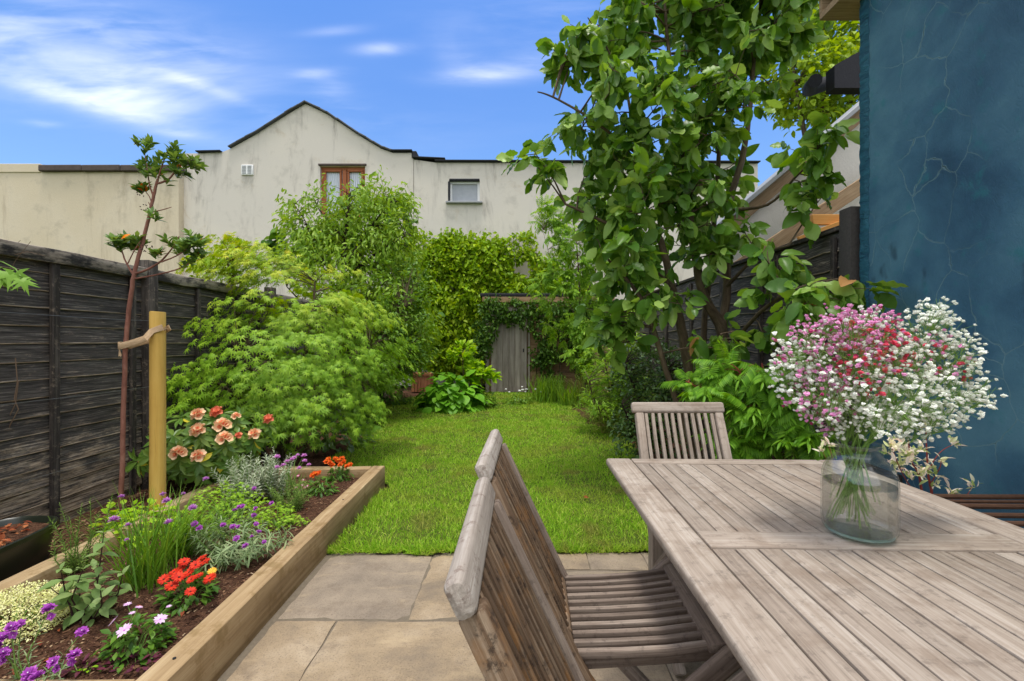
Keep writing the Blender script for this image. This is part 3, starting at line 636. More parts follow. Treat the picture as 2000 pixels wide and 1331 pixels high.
bl = MB(); c = P(808, 303, D0); bl.box(c+V3(.02, .3, .0), (.14, .7, .2), .02, 1); c = P(838, 312, D0); bl.box(c+V3(0, .5, .03), (.86, .7, .09), .02, 1); bl.build('parapet_cap', M['felt'], house, False)
v = MB(); c = P(484, 333, D0); v.box(c+V3(0, -.02, 0), (.33, .06, .29), .01, 1); vent = v.build('vent', M['white_pvc'], house)
v = MB()
for sx in (-.078, .078):
    for k in range(6): v.box(c+V3(sx, -.055, -.1+k*.04), (.11, .012, .022), .002, 1)
v.build('louvre', M['lead'], vent)
def window(rect, frame_mat, fw, mull, pane_mat, depth):
    x0, x1, y0, y1 = rect; a = P(x0, y1, D0); b = P(x1, y0, D0); wd = b.x-a.x; ht = b.z-a.z; cx = (a.x+b.x)/2; cz = (a.z+b.z)/2; yy = D0+depth
    m = MB(); m.box((cx, yy, b.z-fw/2), (wd-.006, .07, fw), .006, 1); m.box((cx, yy, a.z+fw/2), (wd-.006, .07, fw), .006, 1)
    for sx in (a.x+fw/2+.003, b.x-fw/2-.003): m.box((sx, yy+.001, cz), (fw, .07, ht-2*fw), .006, 1, 'z')
    for k in mull:
        m.box((a.x+wd*k, yy-.004, cz), (fw*1.5, .07, ht-2*fw), .006, 1, 'z')
    f = m.build('window', frame_mat, house)
    cells = [0]+list(mull)+[1]
    if len(cells) > 2:
        s = MB()
        for k0, k1 in zip(cells[:-1], cells[1:]):
            l, r = a.x+wd*k0+fw*1.1, a.x+wd*k1-fw*1.1; g = fw*.75
            for zc in (b.z-fw-g/2, a.z+fw+g/2): s.box(((l+r)/2, yy-.02, zc), (r-l, .06, g), .01, 1)
            for xc in (l+g/2, r-g/2): s.box((xc, yy-.021, cz), (g, .06, ht-2*fw-2*g), .01, 1, 'z')
        s.build('sash', frame_mat, f)
    p = MB(); p.box((cx, yy+.03, cz), (wd-.06, .01, ht-.06), 0.001, 1); p.build('pane', pane_mat, f); return f, (a, b, cx)
f1, (a, b, cx) = window(W1, M['brown_frame'], .075, [.52], M['net'], .12)
m = MB(); m.box((cx, D0-.01, b.z+.035), (b.x-a.x+.08, .07, .05), .006, 1); m.build('lintel_and_shade', M['coping'], f1)
f2, (a, b, cx) = window(W2, M['white_pvc'], .07, [], M['frost'], .15)
m = MB(); m.box((cx, D0-.02, a.z+.0), (b.x-a.x+.16, .22, .05), .008, 1); m.build('sill', M['lead'], f2)
m = MB(); m.box((cx, D0+.05, b.z+.012), (b.x-a.x-.01, .12, .05), .006, 1); m.box((a.x-.005, D0+.05, (a.z+b.z)/2), (.05, .12, b.z-a.z-.08), .006, 1, 'z'); m.build('lintel_and_shade', M['felt'], f2)  # dark strips painted in: shadow along the top edge, dirt down the left side

cw = thing('cream_outbuilding', 'long low cream rendered building with flat stained coping, left of the gabled house', 'building', P(150, 754, 12.8))
m = MB(); m.poly([P(a, b, 12.8) for a, b in ((-500, 752), (349, 752), (349, 334), (-500, 334))], (0, 6, 0)); m.build('wall', M['render_cream'], cw, False)
m = MB(); p, q = P(-500, 327, 12.8), P(80, 327, 12.8); m.beam([p+V3(0, .12, -.03), q+V3(0, .12, -.03)], (0, 0, 1), .3, .24, .01, 1); m.build('parapet', M['render_cream'], cw, False)
m = MB()
for x0, x1 in ((82, 165), (166, 240), (241, 351)): m.beam([P(x0, 331, 12.8)+V3(0, .08, 0), P(x1, 330.5, 12.8)+V3(0, .08, 0)], (0, 0, 1), .4, .17, .02, 1)
m.beam([P(20, 324, 12.8)+V3(0, .2, .02), P(84, 323, 12.8)+V3(0, .2, .02)], (0, 0, 1), .3, .035, .01, 1)
m.build('coping', M['coping'], cw, False)

# ------------------------------------------------------------------ the blue wall of the house extension at the right
BX, BY = 2.30, 2.985
ext = thing('blue_extension', 'dark blue painted house wall, cracked and patchy, along the right side of the patio', 'building', (BX+1, 1, 0))
m = MB(); m.poly([(BX, -1.4, 0), (BX, BY, 0), (BX, BY, 3.62), (BX, -1.4, 3.62)], (2.6, 0, 0)); m.build('wall', M['blue_wall'], ext, False)
m = MB(); vs = []; fs = []; k = 150
for i in range(k+1):
    z = 3.6*i/k; vs += [(BX-.002, BY-.055+U(-.006, .006), z), (BX-.007-U(0, .007), BY-.03+U(-.006, .006), z), (BX-.008-U(0, .006), BY+.012+U(-.004, .004), z), (BX+.05, BY+.012, z)]
for i in range(k): fs += [(i*4+j, i*4+j+1, i*4+j+5, i*4+j+4) for j in range(3)]
m.add(vs, fs); m.build('corner_edge', M['blue_bead'], ext, True, 20)
m = MB(); m.box((BX+1.2, BY+.07, 3.56), (2.7, .26, .05), .004, 1, 'x'); m.box((BX+1.2, BY+.19, 3.68), (2.7, .03, .2), .004, 1, 'x'); m.build('verge_board', M['beam_wood'], ext)
m = MB(); m.box((BX+1.25, .9, 3.74), (2.9, 4.6, .08), .01, 1); m.build('roof', M['felt'], ext)

# ------------------------------------------------------------------ neighbour's lean-to behind the right fence
lt = thing('white_lean_to', 'white rendered lean-to with sloping timber roof edge, beyond the right fence', 'building', (3.4, 5.6, 0))
m = MB(); m.poly([P(1425, 700, 5.4), P(1800, 700, 5.4), P(1800, 96, 5.4), P(1425, 425, 5.4)], (0, .2, 0)); m.build('wall', M['render_white'], lt, False)
m = MB(); a, b = P(1395, 446, 5.3), P(1690, 196, 5.3); s = (b-a).normalized(); up = V3(-s.z, 0, s.x); m.beam([a-s*.2, b+s*.8], up, .3, .05, .006, 1); m.build('roof', M['lead'], lt)
m = MB(); m.beam([a-up*.10-s*.2, b-up*.10+s*.8], up, .06, .13, .004, 1); m.build('barge_board', M['beam_wood'], lt)
m = MB(); a2, b2 = P(1480, 498, 5.15), P(1700, 352, 5.15); s = (b2-a2).normalized(); m.beam([a2-s*.3, b2+s*.4], V3(-s.z, 0, s.x), .05, .16, .004, 1); m.build('rafter', M['beam_wood'], lt)
m = MB(); m.beam([P(1585, 430, 4.9), P(1700, 430, 4.9)], (0, 0, 1), .05, .11, .004, 1); m.beam([P(1560, 470, 4.85), P(1660, 432, 4.85)], (0, 0, 1), .04, .08, .004, 1); m.build('joist', M['orange_wood'], lt)
nr = thing('felt_roof_edge', 'black felted roof corner with gutter, jutting out beyond the blue wall', 'roof', P(1660, 145, 4.3))
m = MB(); m.poly([P(1630, 172, 4.3), P(1630, 128, 4.3), P(1672, 104, 4.3), P(1760, 70, 4.3), P(1760, 172, 4.3)], (0, .12, 0)); m.build('fascia', M['felt'], nr, False)
m = MB(); m.tube([P(1592, 158, 4.24), P(1622, 140, 4.3)+V3(0, .3, 0), P(1700, 100, 4.3)+V3(0, .5, 0)], [.06, .07, .07], 10); m.build('gutter', M['felt'], nr)

# ------------------------------------------------------------------ fences
def lap_fence(name, label, X, side, posts, ztop, expo, mat, post_list, z0=.05, waney=.0, battens=(), tilt=.09, thick=.013):
    f = thing(name, label, 'fence', (X, (posts[0]+posts[-1])/2, 0))
    for y0, y1 in zip(posts[:-1], posts[1:]):
        m = MB(); nb = int((ztop-z0)/expo)+1
        for k in range(nb):
            zc = ztop-.06-k*expo-U(-.004, .004)
            pts = []; q = 9
            for i in range(q+1):
                pts.append((X+side*(.012+U(-.003, .003)), y0+.05+(y1-y0-.10)*i/q, zc+(math.sin(i*1.7+k*2.3)*waney+U(-waney, waney)*.4)))
            if side < 0: pts = pts[::-1]
            m.beam(pts, (side, 0, tilt*1.0), expo*1.28, thick, .003, 1)
        m.build('fence_panel', mat, f)
    for (yy, wx, wy, zt, mt, dx) in post_list:
        m = MB(); m.box((X+side*dx, yy, zt/2), (wx, wy, zt), .006, 2, 'z'); m.build('post', mt, f)
    for yy, wy in battens:
        m = MB(); m.box((X+side*.042, yy, (ztop+z0)/2-.02), (.028, wy, ztop-z0-.04), .004, 1, 'z'); m.build('batten', M['post_black'], f)
    return f
lp = [-.07, 1.81, 3.71, 5.59, 7.47, 9.35, 11.2]
lf = lap_fence('timber_fence', 'worn black stained timber lap fence with grey capping rail, on the left', -3.0, 1, lp, 1.86, .113, M['fence'],
    [(y, .1, .1, 1.95, M['post_black'], .03) for y in lp], battens=[(2.945, .05), (3.55, .045), (1.0, .05), (2.0, .05), (4.29, .045), (4.9, .045), (5.35, .045), (6.3, .045)])
for y0, y1 in zip(lp[:-1], lp[1:]):
    m = MB(); pts = [(-2.975, y0+.055+(y1-y0-.11)*i/6, 1.875+U(-.006, .006)) for i in range(7)]; m.beam([(p_[0]+.02, p_[1], p_[2]-.035) for p_ in pts], (0.12, 0, 1), .062, .088, .008, 2); m.build('capping_rail', M['capping'], lf)
for z in (1.46, .93, .46): m = MB(); m.tube([(-2.915, 1.9+.3*i, z+.004*math.sin(i)) for i in range(7)], .0016, 4); m.build('training_wire', M['wire'], lf)
for z in (1.46, .93, .46): m = MB(); m.lathe([(.0, -.012), (.012, -.006), (.012, .006), (.0, .012)], (-2.90, 3.66, z), 8); m.build('eye_bolt', M['steel'], lf)
rp = [3.16, 5.0, 6.85, 8.7, 10.55]
rf_ = lap_fence('panel_fence', 'dark waney lap fence with one rough concrete post, behind the big leaved tree', 2.36, -1, rp, 2.08, .125, M['fence_r'],
    [(3.10, .11, .11, 2.2, M['concrete_post'], .04)]+[(y, .09, .09, 2.12, M['post_black'], .02) for y in rp[1:]], waney=.012, battens=[(3.28, .04), (3.98, .05), (4.25, .05), (5.9, .05), (7.7, .05)], tilt=.14, thick=.012)
for y0, y1 in zip(rp[:-1], rp[1:]): m = MB(); m.box((2.35, (y0+y1)/2, 2.10), (.07, y1-y0-.1, .035), .005, 1, 'y'); m.build('capping_rail', M['post_black'], rf_)

# ------------------------------------------------------------------ raised bed of sleepers
bed = thing('raised_bed', 'low raised flower bed framed with weathered oak sleepers, beside the patio', 'flower bed', (-1.7, 2.8, 0))
def sleeper(a, b, nm='sleeper'):
    m = MB(); a = Vector(a); b = Vector(b); q = 12
    pts = [a.lerp(b, i/q)+V3(U(-.003, .003), U(-.003, .003), U(-.002, .002)) for i in range(q+1)]
    m.beam(pts, (0, 0, 1), .108, .21, .007, 2); return m.build(nm, M['sleeper'], bed)
sleeper((-1.187, 1.38, .078), (-1.187, 4.06, .078)); sleeper((-2.325, 1.38, .078), (-2.325, 4.06, .078))
sleeper((-2.268, 1.455, .075), (-1.244, 1.455, .075)); sleeper((-2.268, 4.0, .077), (-1.244, 4.0, .077))
for y in (1.6, 3.2, 3.98): m = MB(); m.tube([(-1.187, y, .18), (-1.187, y, .1845)], .006, 8); m.build('screw', M['black_metal'], bed)
nx, ny = 60, 140; xs = np.linspace(-2.272, -1.24, nx); ys = np.linspace(1.508, 3.948, ny); gx, gy = np.meshgrid(xs, ys)
bed_h = lambda x, y: .118+bumpy(x, y, .016, 5.0)
Vv = np.stack([gx, gy, bed_h(gx, gy)], -1).reshape(-1, 3); i = np.arange(nx*ny).reshape(ny, nx); q = np.stack([i[:-1, :-1], i[:-1, 1:], i[1:, 1:], i[1:, :-1]], -1).reshape(-1, 4)
np_mesh('soil', Vv, [q], M['soil'], bed)
# loose bark and twigs on the soil
k = 9000; x = ru(-2.25, -1.25, k); y = 1.52+2.4*ru(0, 1, k)**1.4; z = bed_h(x, y)+.003
CH = (np.array([(-.5, 0, 0), (.5, .05, 0), (.42, 1, .06), (-.38, .95, -.03), (-.4, .05, .16), (.4, .1, .13), (.3, .92, .18), (-.3, .9, .12)]), np.zeros((0, 3), int), np.array([(0, 1, 2, 3), (4, 7, 6, 5), (0, 4, 5, 1), (1, 5, 6, 2), (2, 6, 7, 3), (3, 7, 4, 0)]))
D = rdir(k)*np.array([1, 1, .25]); N = rdir(k)*.35+np.array([0, 0, 1])
s = np.exp(RNG.normal(math.log(.0085), .5, k)); V, F4 = arrays(CH, frames(D, N, s, s*ru(.25, .7, k), s*.5), np.stack([x, y, z], -1))
tag(np_mesh('bark_chips', V, F4, M['chips'], None, False), 'loose brown bark chips strewn over the raised bed', 'bark chips', kind='stuff')
k = 2600; x = np.concatenate([ru(-2.9, -2.42, 1300), ru(-2.6, -1.2, 1300)]); y = np.concatenate([ru(2.4, 4.6, 1300), ru(4.1, 6.6, 1300)]); ok = ~inside(LAWN, x, y); x, y = x[ok], y[ok]; k = len(x)
z = -.02+bumpy(x, y, .022)+.13*np.clip((-2.36-x)/.1, 0, 1)*np.clip((5.2-y), 0, 1); s = ru(.012, .03, k); D = rdir(k)*np.array([1, 1, .2]); N = rdir(k)*.3+np.array([0, 0, 1])
V, F4 = arrays(CH, frames(D, N, s, s*.5, s*.4), np.stack([x, y, z], -1)); tag(np_mesh('leaf_litter', V, F4, M['chips'], None, False), 'brown leaf litter under the shrubs along the left fence', 'leaf litter', kind='stuff')

# ------------------------------------------------------------------ shed
SD = 11.5
shed = thing('garden_shed', 'small timber shed with a grey plank door and felt roof edge, half covered by climbers', 'shed', P(1070, 766, SD))
z0 = 0.0
def sx(px): return (px-CX)/FPX*SD
m = MB(); nb = 17
for k in range(nb):
    zc = .06+k*.135; m.beam([(sx(1032), SD+.02, zc), (sx(1196), SD+.02, zc)], (0, -1, .12), .165, .018, .003, 1)
m.build('wall', M['clap'], shed)
m = MB(); m.box(((sx(946)+sx(1196))/2, SD+.65, 1.12), (sx(1196)-sx(946)-.04, 1.1, 2.24), .004, 1); m.build('side_wall', M['clap'], shed)
m = MB()
for k in range(6):
    w_ = (sx(1029)-sx(959))/6; m.box((sx(959)+w_*(k+.5), SD-.03+U(-.003, .003), 1.07), (w_-.006, .025, 2.13), .003, 1, 'z')
door = m.build('door', M['door_wood'], shed)
m = MB(); m.box((sx(1027)-.06, SD-.052, 1.05), (.03, .02, .09), .004, 1, 'z'); m.build('handle', M['black_metal'], door)
for xx in (sx(952), sx(1033)):
    m = MB(); m.box((xx, SD-.02, 1.1), (.085 if xx < 0 and xx < sx(1000) else .05, .05, 2.2), .004, 1, 'z'); m.build('door_post', M['door_wood'], shed)
m = MB(); m.box((sx(1071), SD-.06, 2.33), (sx(1200)-sx(943), .03, .14), .004, 1); m.build('fascia', M['clap'], shed)
m = MB(); m.box((sx(1071), SD+.5, 2.445), (sx(1204)-sx(938), 1.16, .09), .02, 2); m.build('roof', M['felt'], shed)
pl = thing('slatted_planter', 'small reddish slatted wooden planter at the end of the left border', 'planter', G(822, 766))
m = MB(); c = G(822, 766)
for k in range(6): m.box((c.x-.2+k*.08, c.y, .25), (.07, .02, .5), .004, 1, 'z')
m.build('slat_front', M['terracotta_wood'], pl)
m = MB(); m.box((c.x, c.y-.016, .44), (.5, .02, .06), .004, 1); m.box((c.x, c.y+.2, .24), (.5, .36, .46), .004, 1); m.build('box', M['terracotta_wood'], pl)
# ------------------------------------------------------------------ garden table
TZ = .742
tb = thing('garden_table', 'large weathered grey teak garden table with slatted top, carrying the flower jar', 'table', (.972, 1.28, 0), R(-1.5))
HL, HW = .866, .55
def tpart(name, mat, fill):
    m = MB(); fill(m); return m.build(name, mat, tb, local=True)
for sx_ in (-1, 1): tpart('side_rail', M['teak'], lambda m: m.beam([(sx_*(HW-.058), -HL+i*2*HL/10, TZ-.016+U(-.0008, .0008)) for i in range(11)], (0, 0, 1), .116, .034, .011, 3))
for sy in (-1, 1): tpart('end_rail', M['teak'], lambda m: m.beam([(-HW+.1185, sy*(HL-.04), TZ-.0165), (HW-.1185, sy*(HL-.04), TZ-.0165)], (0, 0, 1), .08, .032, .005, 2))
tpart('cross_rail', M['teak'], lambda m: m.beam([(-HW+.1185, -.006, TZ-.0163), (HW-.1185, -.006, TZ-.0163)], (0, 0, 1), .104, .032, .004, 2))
def slats(m):
    nS = 14; wS = (2*HW-.237)/nS
    for k in range(nS):
        xx = -HW+.1185+wS*(k+.5)
        for y0, y1 in ((-HL+.082, -.06), (.048, HL-.082)):
            dz = U(-.0012, .0012); m.beam([(xx+U(-.0006, .0006), y0+(y1-y0)*i/5, TZ-.0165+dz+U(-.0006, .0006)) for i in range(6)], (U(-.01, .01), 0, 1), wS-.0042, .026, .0035, 2)
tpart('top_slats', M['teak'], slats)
def apron(m):
    for s in (-1, 1):
        m.beam([(s*(HW-.15), -HL+.16, TZ-.085), (s*(HW-.15), HL-.16, TZ-.085)], (0, 0, 1), .024, .1, .003, 1); m.beam([(-HW+.14, s*(HL-.14), TZ-.086), (HW-.14, s*(HL-.14), TZ-.086)], (0, 0, 1), .024, .1, .003, 1)
    m.beam([(-HW+.13, -.006, TZ-.06), (HW-.13, -.006, TZ-.06)], (0, 0, 1), .06, .04, .003, 1)
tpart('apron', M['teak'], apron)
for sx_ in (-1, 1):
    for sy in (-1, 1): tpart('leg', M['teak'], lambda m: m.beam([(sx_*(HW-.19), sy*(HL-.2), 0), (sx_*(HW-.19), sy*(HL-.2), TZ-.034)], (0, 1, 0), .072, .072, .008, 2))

# ------------------------------------------------------------------ folding chairs: local +x is the way the chair faces
def chair(label, loc, rz, back='teak_back', rail='teak_rail', seat='teak_seat'):
    c = thing('folding_chair', label, 'chair', loc, rz, 'folding chairs round the garden table')
    def part(name, mat, fill):
        m = MB(); fill(m); return m.build(name, M[mat], c, local=True)
    tilt = .25/.53; b0 = V3(0, 0, .45); ax = V3(-.25, 0, .53).normalized(); upb = V3(ax.z, 0, -ax.x)
    bp = lambda z, y, o=0.0: V3(-(z-.45)*tilt, y, z)+upb*o
    part('top_rail', rail, lambda m: m.beam([bp(.953, -.238+i*.476/8) for i in range(9)], upb, .056, .033, .012, 4))
    for s in (-1, 1):
        part('back_post', rail if back == 'teak' else ('teak_seat' if s > 0 else 'teak_back'), lambda m: m.beam([V3(.36, s*.205, .012), V3(.16, s*.205, .22), V3(.03, s*.205, .40), bp(.48, s*.205), bp(.70, s*.203), bp(.926, s*.202)], (1, 0, .45), .040, .042, .006, 2))
        part('leg', 'teak_seat', lambda m: m.beam([V3(-.17, s*.243, .0), V3(.05, s*.243, .20), V3(.30, s*.243, .42), V3(.405, s*.243, .515)], (.65, 0, -.74), .028, .058, .012, 3))
        part('seat_side', seat, lambda m: m.beam([V3(-.02, s*.178, .432), V3(.42, s*.178, .476)], (0, 0, 1), .022, .036, .004, 1))
    def bs(m):
        for k in range(11):
            y = -.168+k*.0336; m.beam([bp(.47+(.926-.47)*i/4, y+U(-.0012, .0012), .001+U(-.0015, .0015)) for i in range(5)], upb, .0165, .018, .003, 2)
    part('back_slats', back, bs)
    part('lower_rail', back, lambda m: m.beam([bp(.462, -.182), bp(.462, .182)], upb, .045, .022, .004, 2))
    def ss(m):
        for k in range(11):
            y = -.19+k*.038; m.beam([V3(.005, y, .464), V3(.13, y+U(-.001, .001), .471), V3(.25, y+U(-.001, .001), .481), V3(.350, y, .497)], (0, 0, 1), .0175, .021, .003, 2)
    part('seat_slats', seat, ss)
    part('front_rail', seat, lambda m: m.beam([V3(.385, -.214, .503), V3(.385, .214, .503)], (-.14, 0, 1), .074, .028, .008, 3))
    part('stretcher', seat, lambda m: m.beam([V3(-.125, -.226, .045), V3(-.125, .226, .045)], (0, 0, 1), .022, .04, .004, 1))
    part('foot_stretcher', back, lambda m: m.beam([V3(.31, -.19, .07), V3(.31, .19, .07)], (0, 0, 1), .022, .04, .004, 1))
    return c
chair('weathered folding chair nearest the camera, brown stained slatted back turned to the patio', (.172, .835, 0), R(-1))
chair('weathered folding chair with its slatted seat showing, tucked in beside the nearest chair', (.172, 1.405, 0), R(-2.5))
chair('pale grey folding chair standing at the far end of the table', (.853, 2.11, 0), R(-90), 'teak', 'teak', 'teak')

# ------------------------------------------------------------------ jar of water and its flowers
JX, JY = .998, 1.31
jar = thing('glass_jar', 'big clear greenish glass jar half full of water, standing on the table', 'jar', (JX, JY, TZ+.002))
jo = [(.0, .004), (.05, .003), (.070, .004), (.079, .010), (.0845, .022), (.087, .045), (.087, .10), (.087, .160), (.0855, .185), (.081, .205), (.072, .224), (.060, .238), (.0535, .246), (.0515, .252), (.0535, .256), (.0515, .260), (.0535, .264), (.0515, .268), (.053, .273), (.0545, .278), (.053, .283)]
ji = [(.0495, .283), (.0475, .272), (.0475, .250), (.055, .236), (.068, .221), (.077, .203), (.0818, .183), (.0832, .160), (.0832, .10), (.0832, .045), (.081, .026), (.075, .016), (.05, .0145), (.0, .016)]
jo, ji = [(r*1.05, z*.925) for r, z in jo], [(r*1.05, z*.925) for r, z in ji]
m = MB(); m.lathe([(max(r, .0003), z) for r, z in jo+ji], (JX, JY, TZ+.001), 56); m.build('glass', M['glass'], jar, True, 180)
m = MB(); m.lathe([(.0005, .0042), (.05, .0034), (.073, .0044), (.0815, .0100), (.0785, .0140), (.052, .0126), (.0005, .0138)], (JX, JY, TZ+.001), 56); m.build('thick_base', M['glass_base'], jar, True, 60)
m = MB(); wl = .148; m.lathe([(.0003, .0152), (.052, .0138), (.079, .0152), (.0852, .0242), (.0872, .042), (.0872, .10), (.0872, wl), (.0003, wl)], (JX, JY, TZ+.001), 56)
tag(m.build('jar_water', M['water'], None, True, 30), 'clear water filling the lower half of the glass jar', 'water')
SPR = [  # spray centre in the photograph, distance offset, radius px, kind
    (1575, 690, -.02, 62, 'pw'), (1640, 650, .05, 60, 'p'), (1700, 640, .0, 55, 'p'), (1560, 745, .02, 48, 'w'), (1615, 770, -.09, 62, 'pw'), (1655, 700, -.08, 60, 'pw'),
    (1700, 672, -.06, 52, 'r'), (1690, 725, -.1, 55, 'r'), (1745, 690, .0, 50, 'r'), (1760, 715, -.05, 55, 'w'), (1720, 790, -.13, 72, 'w'), (1780, 780, -.1, 70, 'w'), (1840, 770, -.03, 66, 'w'),
    (1800, 640, .03, 52, 'w'), (1845, 650, .06, 48, 'w'), (1815, 700, .02, 60, 'pw'), (1860, 720, .03, 48, 'r2'), (1890, 750, .05, 46, 'w'), (1850, 705, -.03, 50, 'r2'), (1660, 805, -.02, 55, 'w'), (1545, 700, .08, 40, 'w'), (1800, 820, .0, 50, 'w'), (1690, 640, .08, 48, 'w'), (1740, 745, .12, 70, 'w'), (1620, 715, .13, 60, 'pw'), (1875, 685, .0, 40, 'w'), (1690, 826, -.03, 36, 'w'), (1640, 820, .03, 34, 'pw'), (1775, 836, .04, 36, 'w'), (1600, 660, -.04, 50, 'p'), (1660, 645, -.07, 50, 'p'), (1590, 780, .0, 50, 'pw'), (1620, 815, .02, 40, 'pw'), (1530, 730, .03, 30, 'w'), (1830, 610, .05, 34, 'w'), (1915, 770, .04, 30, 'w'), (1850, 815, .05, 34, 'w')]
bq = thing('flower_bouquet', 'loose bouquet of white, pink and red baby breath flowers in the glass jar', 'flowers', (JX, JY, TZ+.03))
st = MB(); sprays = []
neck = V3(JX, JY, TZ+.25)
for i, (px, py, dd, rr, kd) in enumerate(SPR):
    c = P(px, py, JY+dd); s = (JY+dd)/FPX; a = U(0, 6.3); q = .04*math.sqrt(U(.05, 1))
    nk = neck+V3(math.cos(a)*q-.012, math.sin(a)*q, U(-.01, .01)); a2 = a+math.pi+U(-.8, .8); q2 = U(.02, .072)
    ft = V3(JX-.022+math.cos(a2)*q2, JY+math.sin(a2)*q2*.8, TZ+U(.025, .085))
    mid = nk.lerp(c, .5)+V3(0, 0, .03)
    if i % 2: ft = nk.lerp(ft, .25)
    st.tube([ft, ft.lerp(nk, .5)+V3(U(-.012, .012), U(-.006, .006), 0), nk, mid, c-V3(0, 0, rr*s*.4)], [.0024, .0024, .0021, .0016, .0011], 6)
    sp = MB(); k = int((112 if kd != 'r2' else 60)*(rr/55)**1.5*U(.7, 1.1)); tips = []
    base = c-V3(0, 0, rr*s*.9)
    for j in range(9):
        d = rdir(1)[0]; d = V3(d[0], d[1], abs(d[2])*.9+.1); tip = c+d*rr*s*U(.55, .95); kn = base.lerp(tip, .55)+V3(U(-1, 1), U(-1, 1), U(-1, 1))*.008
        sp.tube([nk.lerp(base, .85), base.lerp(kn, .5), kn, tip], [.0009, .0008, .0007, .0005], 4)
        tips.append(kn)
    fl = rdir(k)*(ru(.2, 1, k)**.5)[:, None]*np.array([1, 1, .9])*rr*s*1.12+np.array(c)
    for p in fl:
        b = min(tips, key=lambda t_: (t_-Vector(p)).length_squared); b2 = b.lerp(Vector(p), .55)+V3(U(-1, 1), U(-1, 1), U(-1, 1))*.004; sp.tube([b, b2, Vector(p)], [.0006, .0005, .0004], 3, False)
    spray = sp.build('spray', M['stem'], bq)
    sizes = ru(.0040, .0078, k); up = nrm(np.array([0, 0, 1.0])+rdir(k)*.7); Mx = frames(np.cross(up, rdir(k)), up, sizes)
    if kd == 'w': mats, w_ = ['g_white'], [1]
    elif kd == 'p': mats, w_ = ['g_pink', 'g_white', 'p_magenta'], [.78, .16, .06]
    elif kd == 'pw': mats, w_ = ['g_white', 'g_pink', 'p_magenta'], [.52, .42, .06]
    elif kd == 'r': mats, w_ = ['g_red', 'g_pink', 'g_white'], [.66, .20, .14]
    else: mats, w_ = ['g_red', 'g_white'], [.55, .45]
    ks = RNG.choice(len(mats), k, p=w_)
    if len(mats) > 1 and kd == 'r2': ks = (np.linalg.norm(fl-np.array(c), axis=1) > rr*s*.75).astype(int)
    BL = petal_ball(9, leaf([.05, .4, .45, .0], .1, .3), 3, .5)
    V, F4 = arrays(BUD, Mx*.8, fl); V2, F2 = arrays(BL, Mx*1.18, fl)
    mi = np.concatenate([np.repeat(ks, len(BUD[1])), np.repeat(ks, len(BL[2]))])
    np_mesh('blossoms', np.concatenate([V, V2]), [F4[0], F2[0]+len(V)], None, spray, True, None, [M[x] for x in mats], mi)
for j in range(9):
    a = U(0, 6.3); q = U(0, .035); nk = neck+V3(math.cos(a)*q-.01, math.sin(a)*q, 0); a2 = U(0, 6.3); q2 = U(.01, .066); ft = V3(JX-.022+math.cos(a2)*q2, JY+math.sin(a2)*q2*.7, TZ+U(.03, .12))
    st.tube([ft, ft.lerp(nk, .5), nk, nk+(nk-ft)*.35+V3(U(-.05, .05), U(-.05, .05), .05)], [.0022, .0022, .002, .001], 6)
st.build('stems', M['stem'], bq)

# ------------------------------------------------------------------ rusty iron stand by the wall
rk = thing('iron_stand', 'low stand of rusty iron rods, between the table and the blue wall', 'plant stand', (1.95, 1.8, 0))
for j, (y, z, r) in enumerate(((1.93, .637, .0105), (1.88, .634, .007), (1.82, .636, .0105), (1.74, .63, .010), (1.66, .63, .010))):
    m = MB(); m.tube([(1.64+.03*j, y+.004, z), (1.8, y, z+.002), (2.0, y-.003, z+.001), (2.25, y, z)], r, 8); m.build('rod', M['rust'], rk)
for xx in (1.78, 2.22): m = MB(); m.box((xx, 1.795, .612), (.03, .34, .024), .003, 1, 'y'); m.build('bearer', M['rust'], rk)
for xx in (1.78, 2.22):
    for yy in (1.66, 1.93): m = MB(); m.tube([(xx, yy, 0), (xx, yy, .602)], .012, 8); m.build('leg', M['rust'], rk)

# ------------------------------------------------------------------ dark trough at the left, tree stake, strap, spotlight, dark planter
tr = thing('plastic_trough', 'dark green trough of dry soil and leaf litter, against the left fence', 'trough', (-2.66, 1.95, 0))
def oval(hx, hy, z, k=28, p=3.2):
    return [(-2.655+hx*math.copysign(abs(math.cos(2*math.pi*i/k))**(2/p), math.cos(2*math.pi*i/k)), 1.86+hy*math.copysign(abs(math.sin(2*math.pi*i/k))**(2/p), math.sin(2*math.pi*i/k)), z) for i in range(k)]
rings = [oval(.195, .66, .06), oval(.225, .70, .285), oval(.236, .712, .29), oval(.236, .712, .312), oval(.226, .70, .316), oval(.215, .69, .306), oval(.205, .67, .20)]
vs = [p for r in rings for p in r]; k = 28; fs = [(i*k+j, i*k+(j+1) % k, (i+1)*k+(j+1) % k, (i+1)*k+j) for i in range(len(rings)-1) for j in range(k)]+[tuple(range(k))]
m = MB(); m.add(vs, fs); m.build('body', M['trough'], tr, True, 40)
m = MB(); g = 16; pr = oval(.210, .678, .285); cc = V3(-2.655, 1.86, .29); vs = [cc]; fs = []
for r_ in range(1, 9):
    for p in pr: q = cc.lerp(Vector(p), r_/8); vs.append(q+V3(0, 0, U(-.012, .014)*(r_ < 8)))
for j in range(k): fs.append((0, 1+j, 1+(j+1) % k))
for r_ in range(7):
    for j in range(k): a = 1+r_*k; fs.append((a+j, a+k+j, a+k+(j+1) % k, a+(j+1) % k))
m.add(vs, fs); so_ = m.build('soil', M['soil'], tr)
kk = 420; a = ru(0, 6.28, kk); q = np.sqrt(ru(0, 1, kk))*.95; pos = np.stack([-2.655+.2*q*np.cos(a), 1.86+.66*q*np.sin(a), ru(.29, .315, kk)], -1)
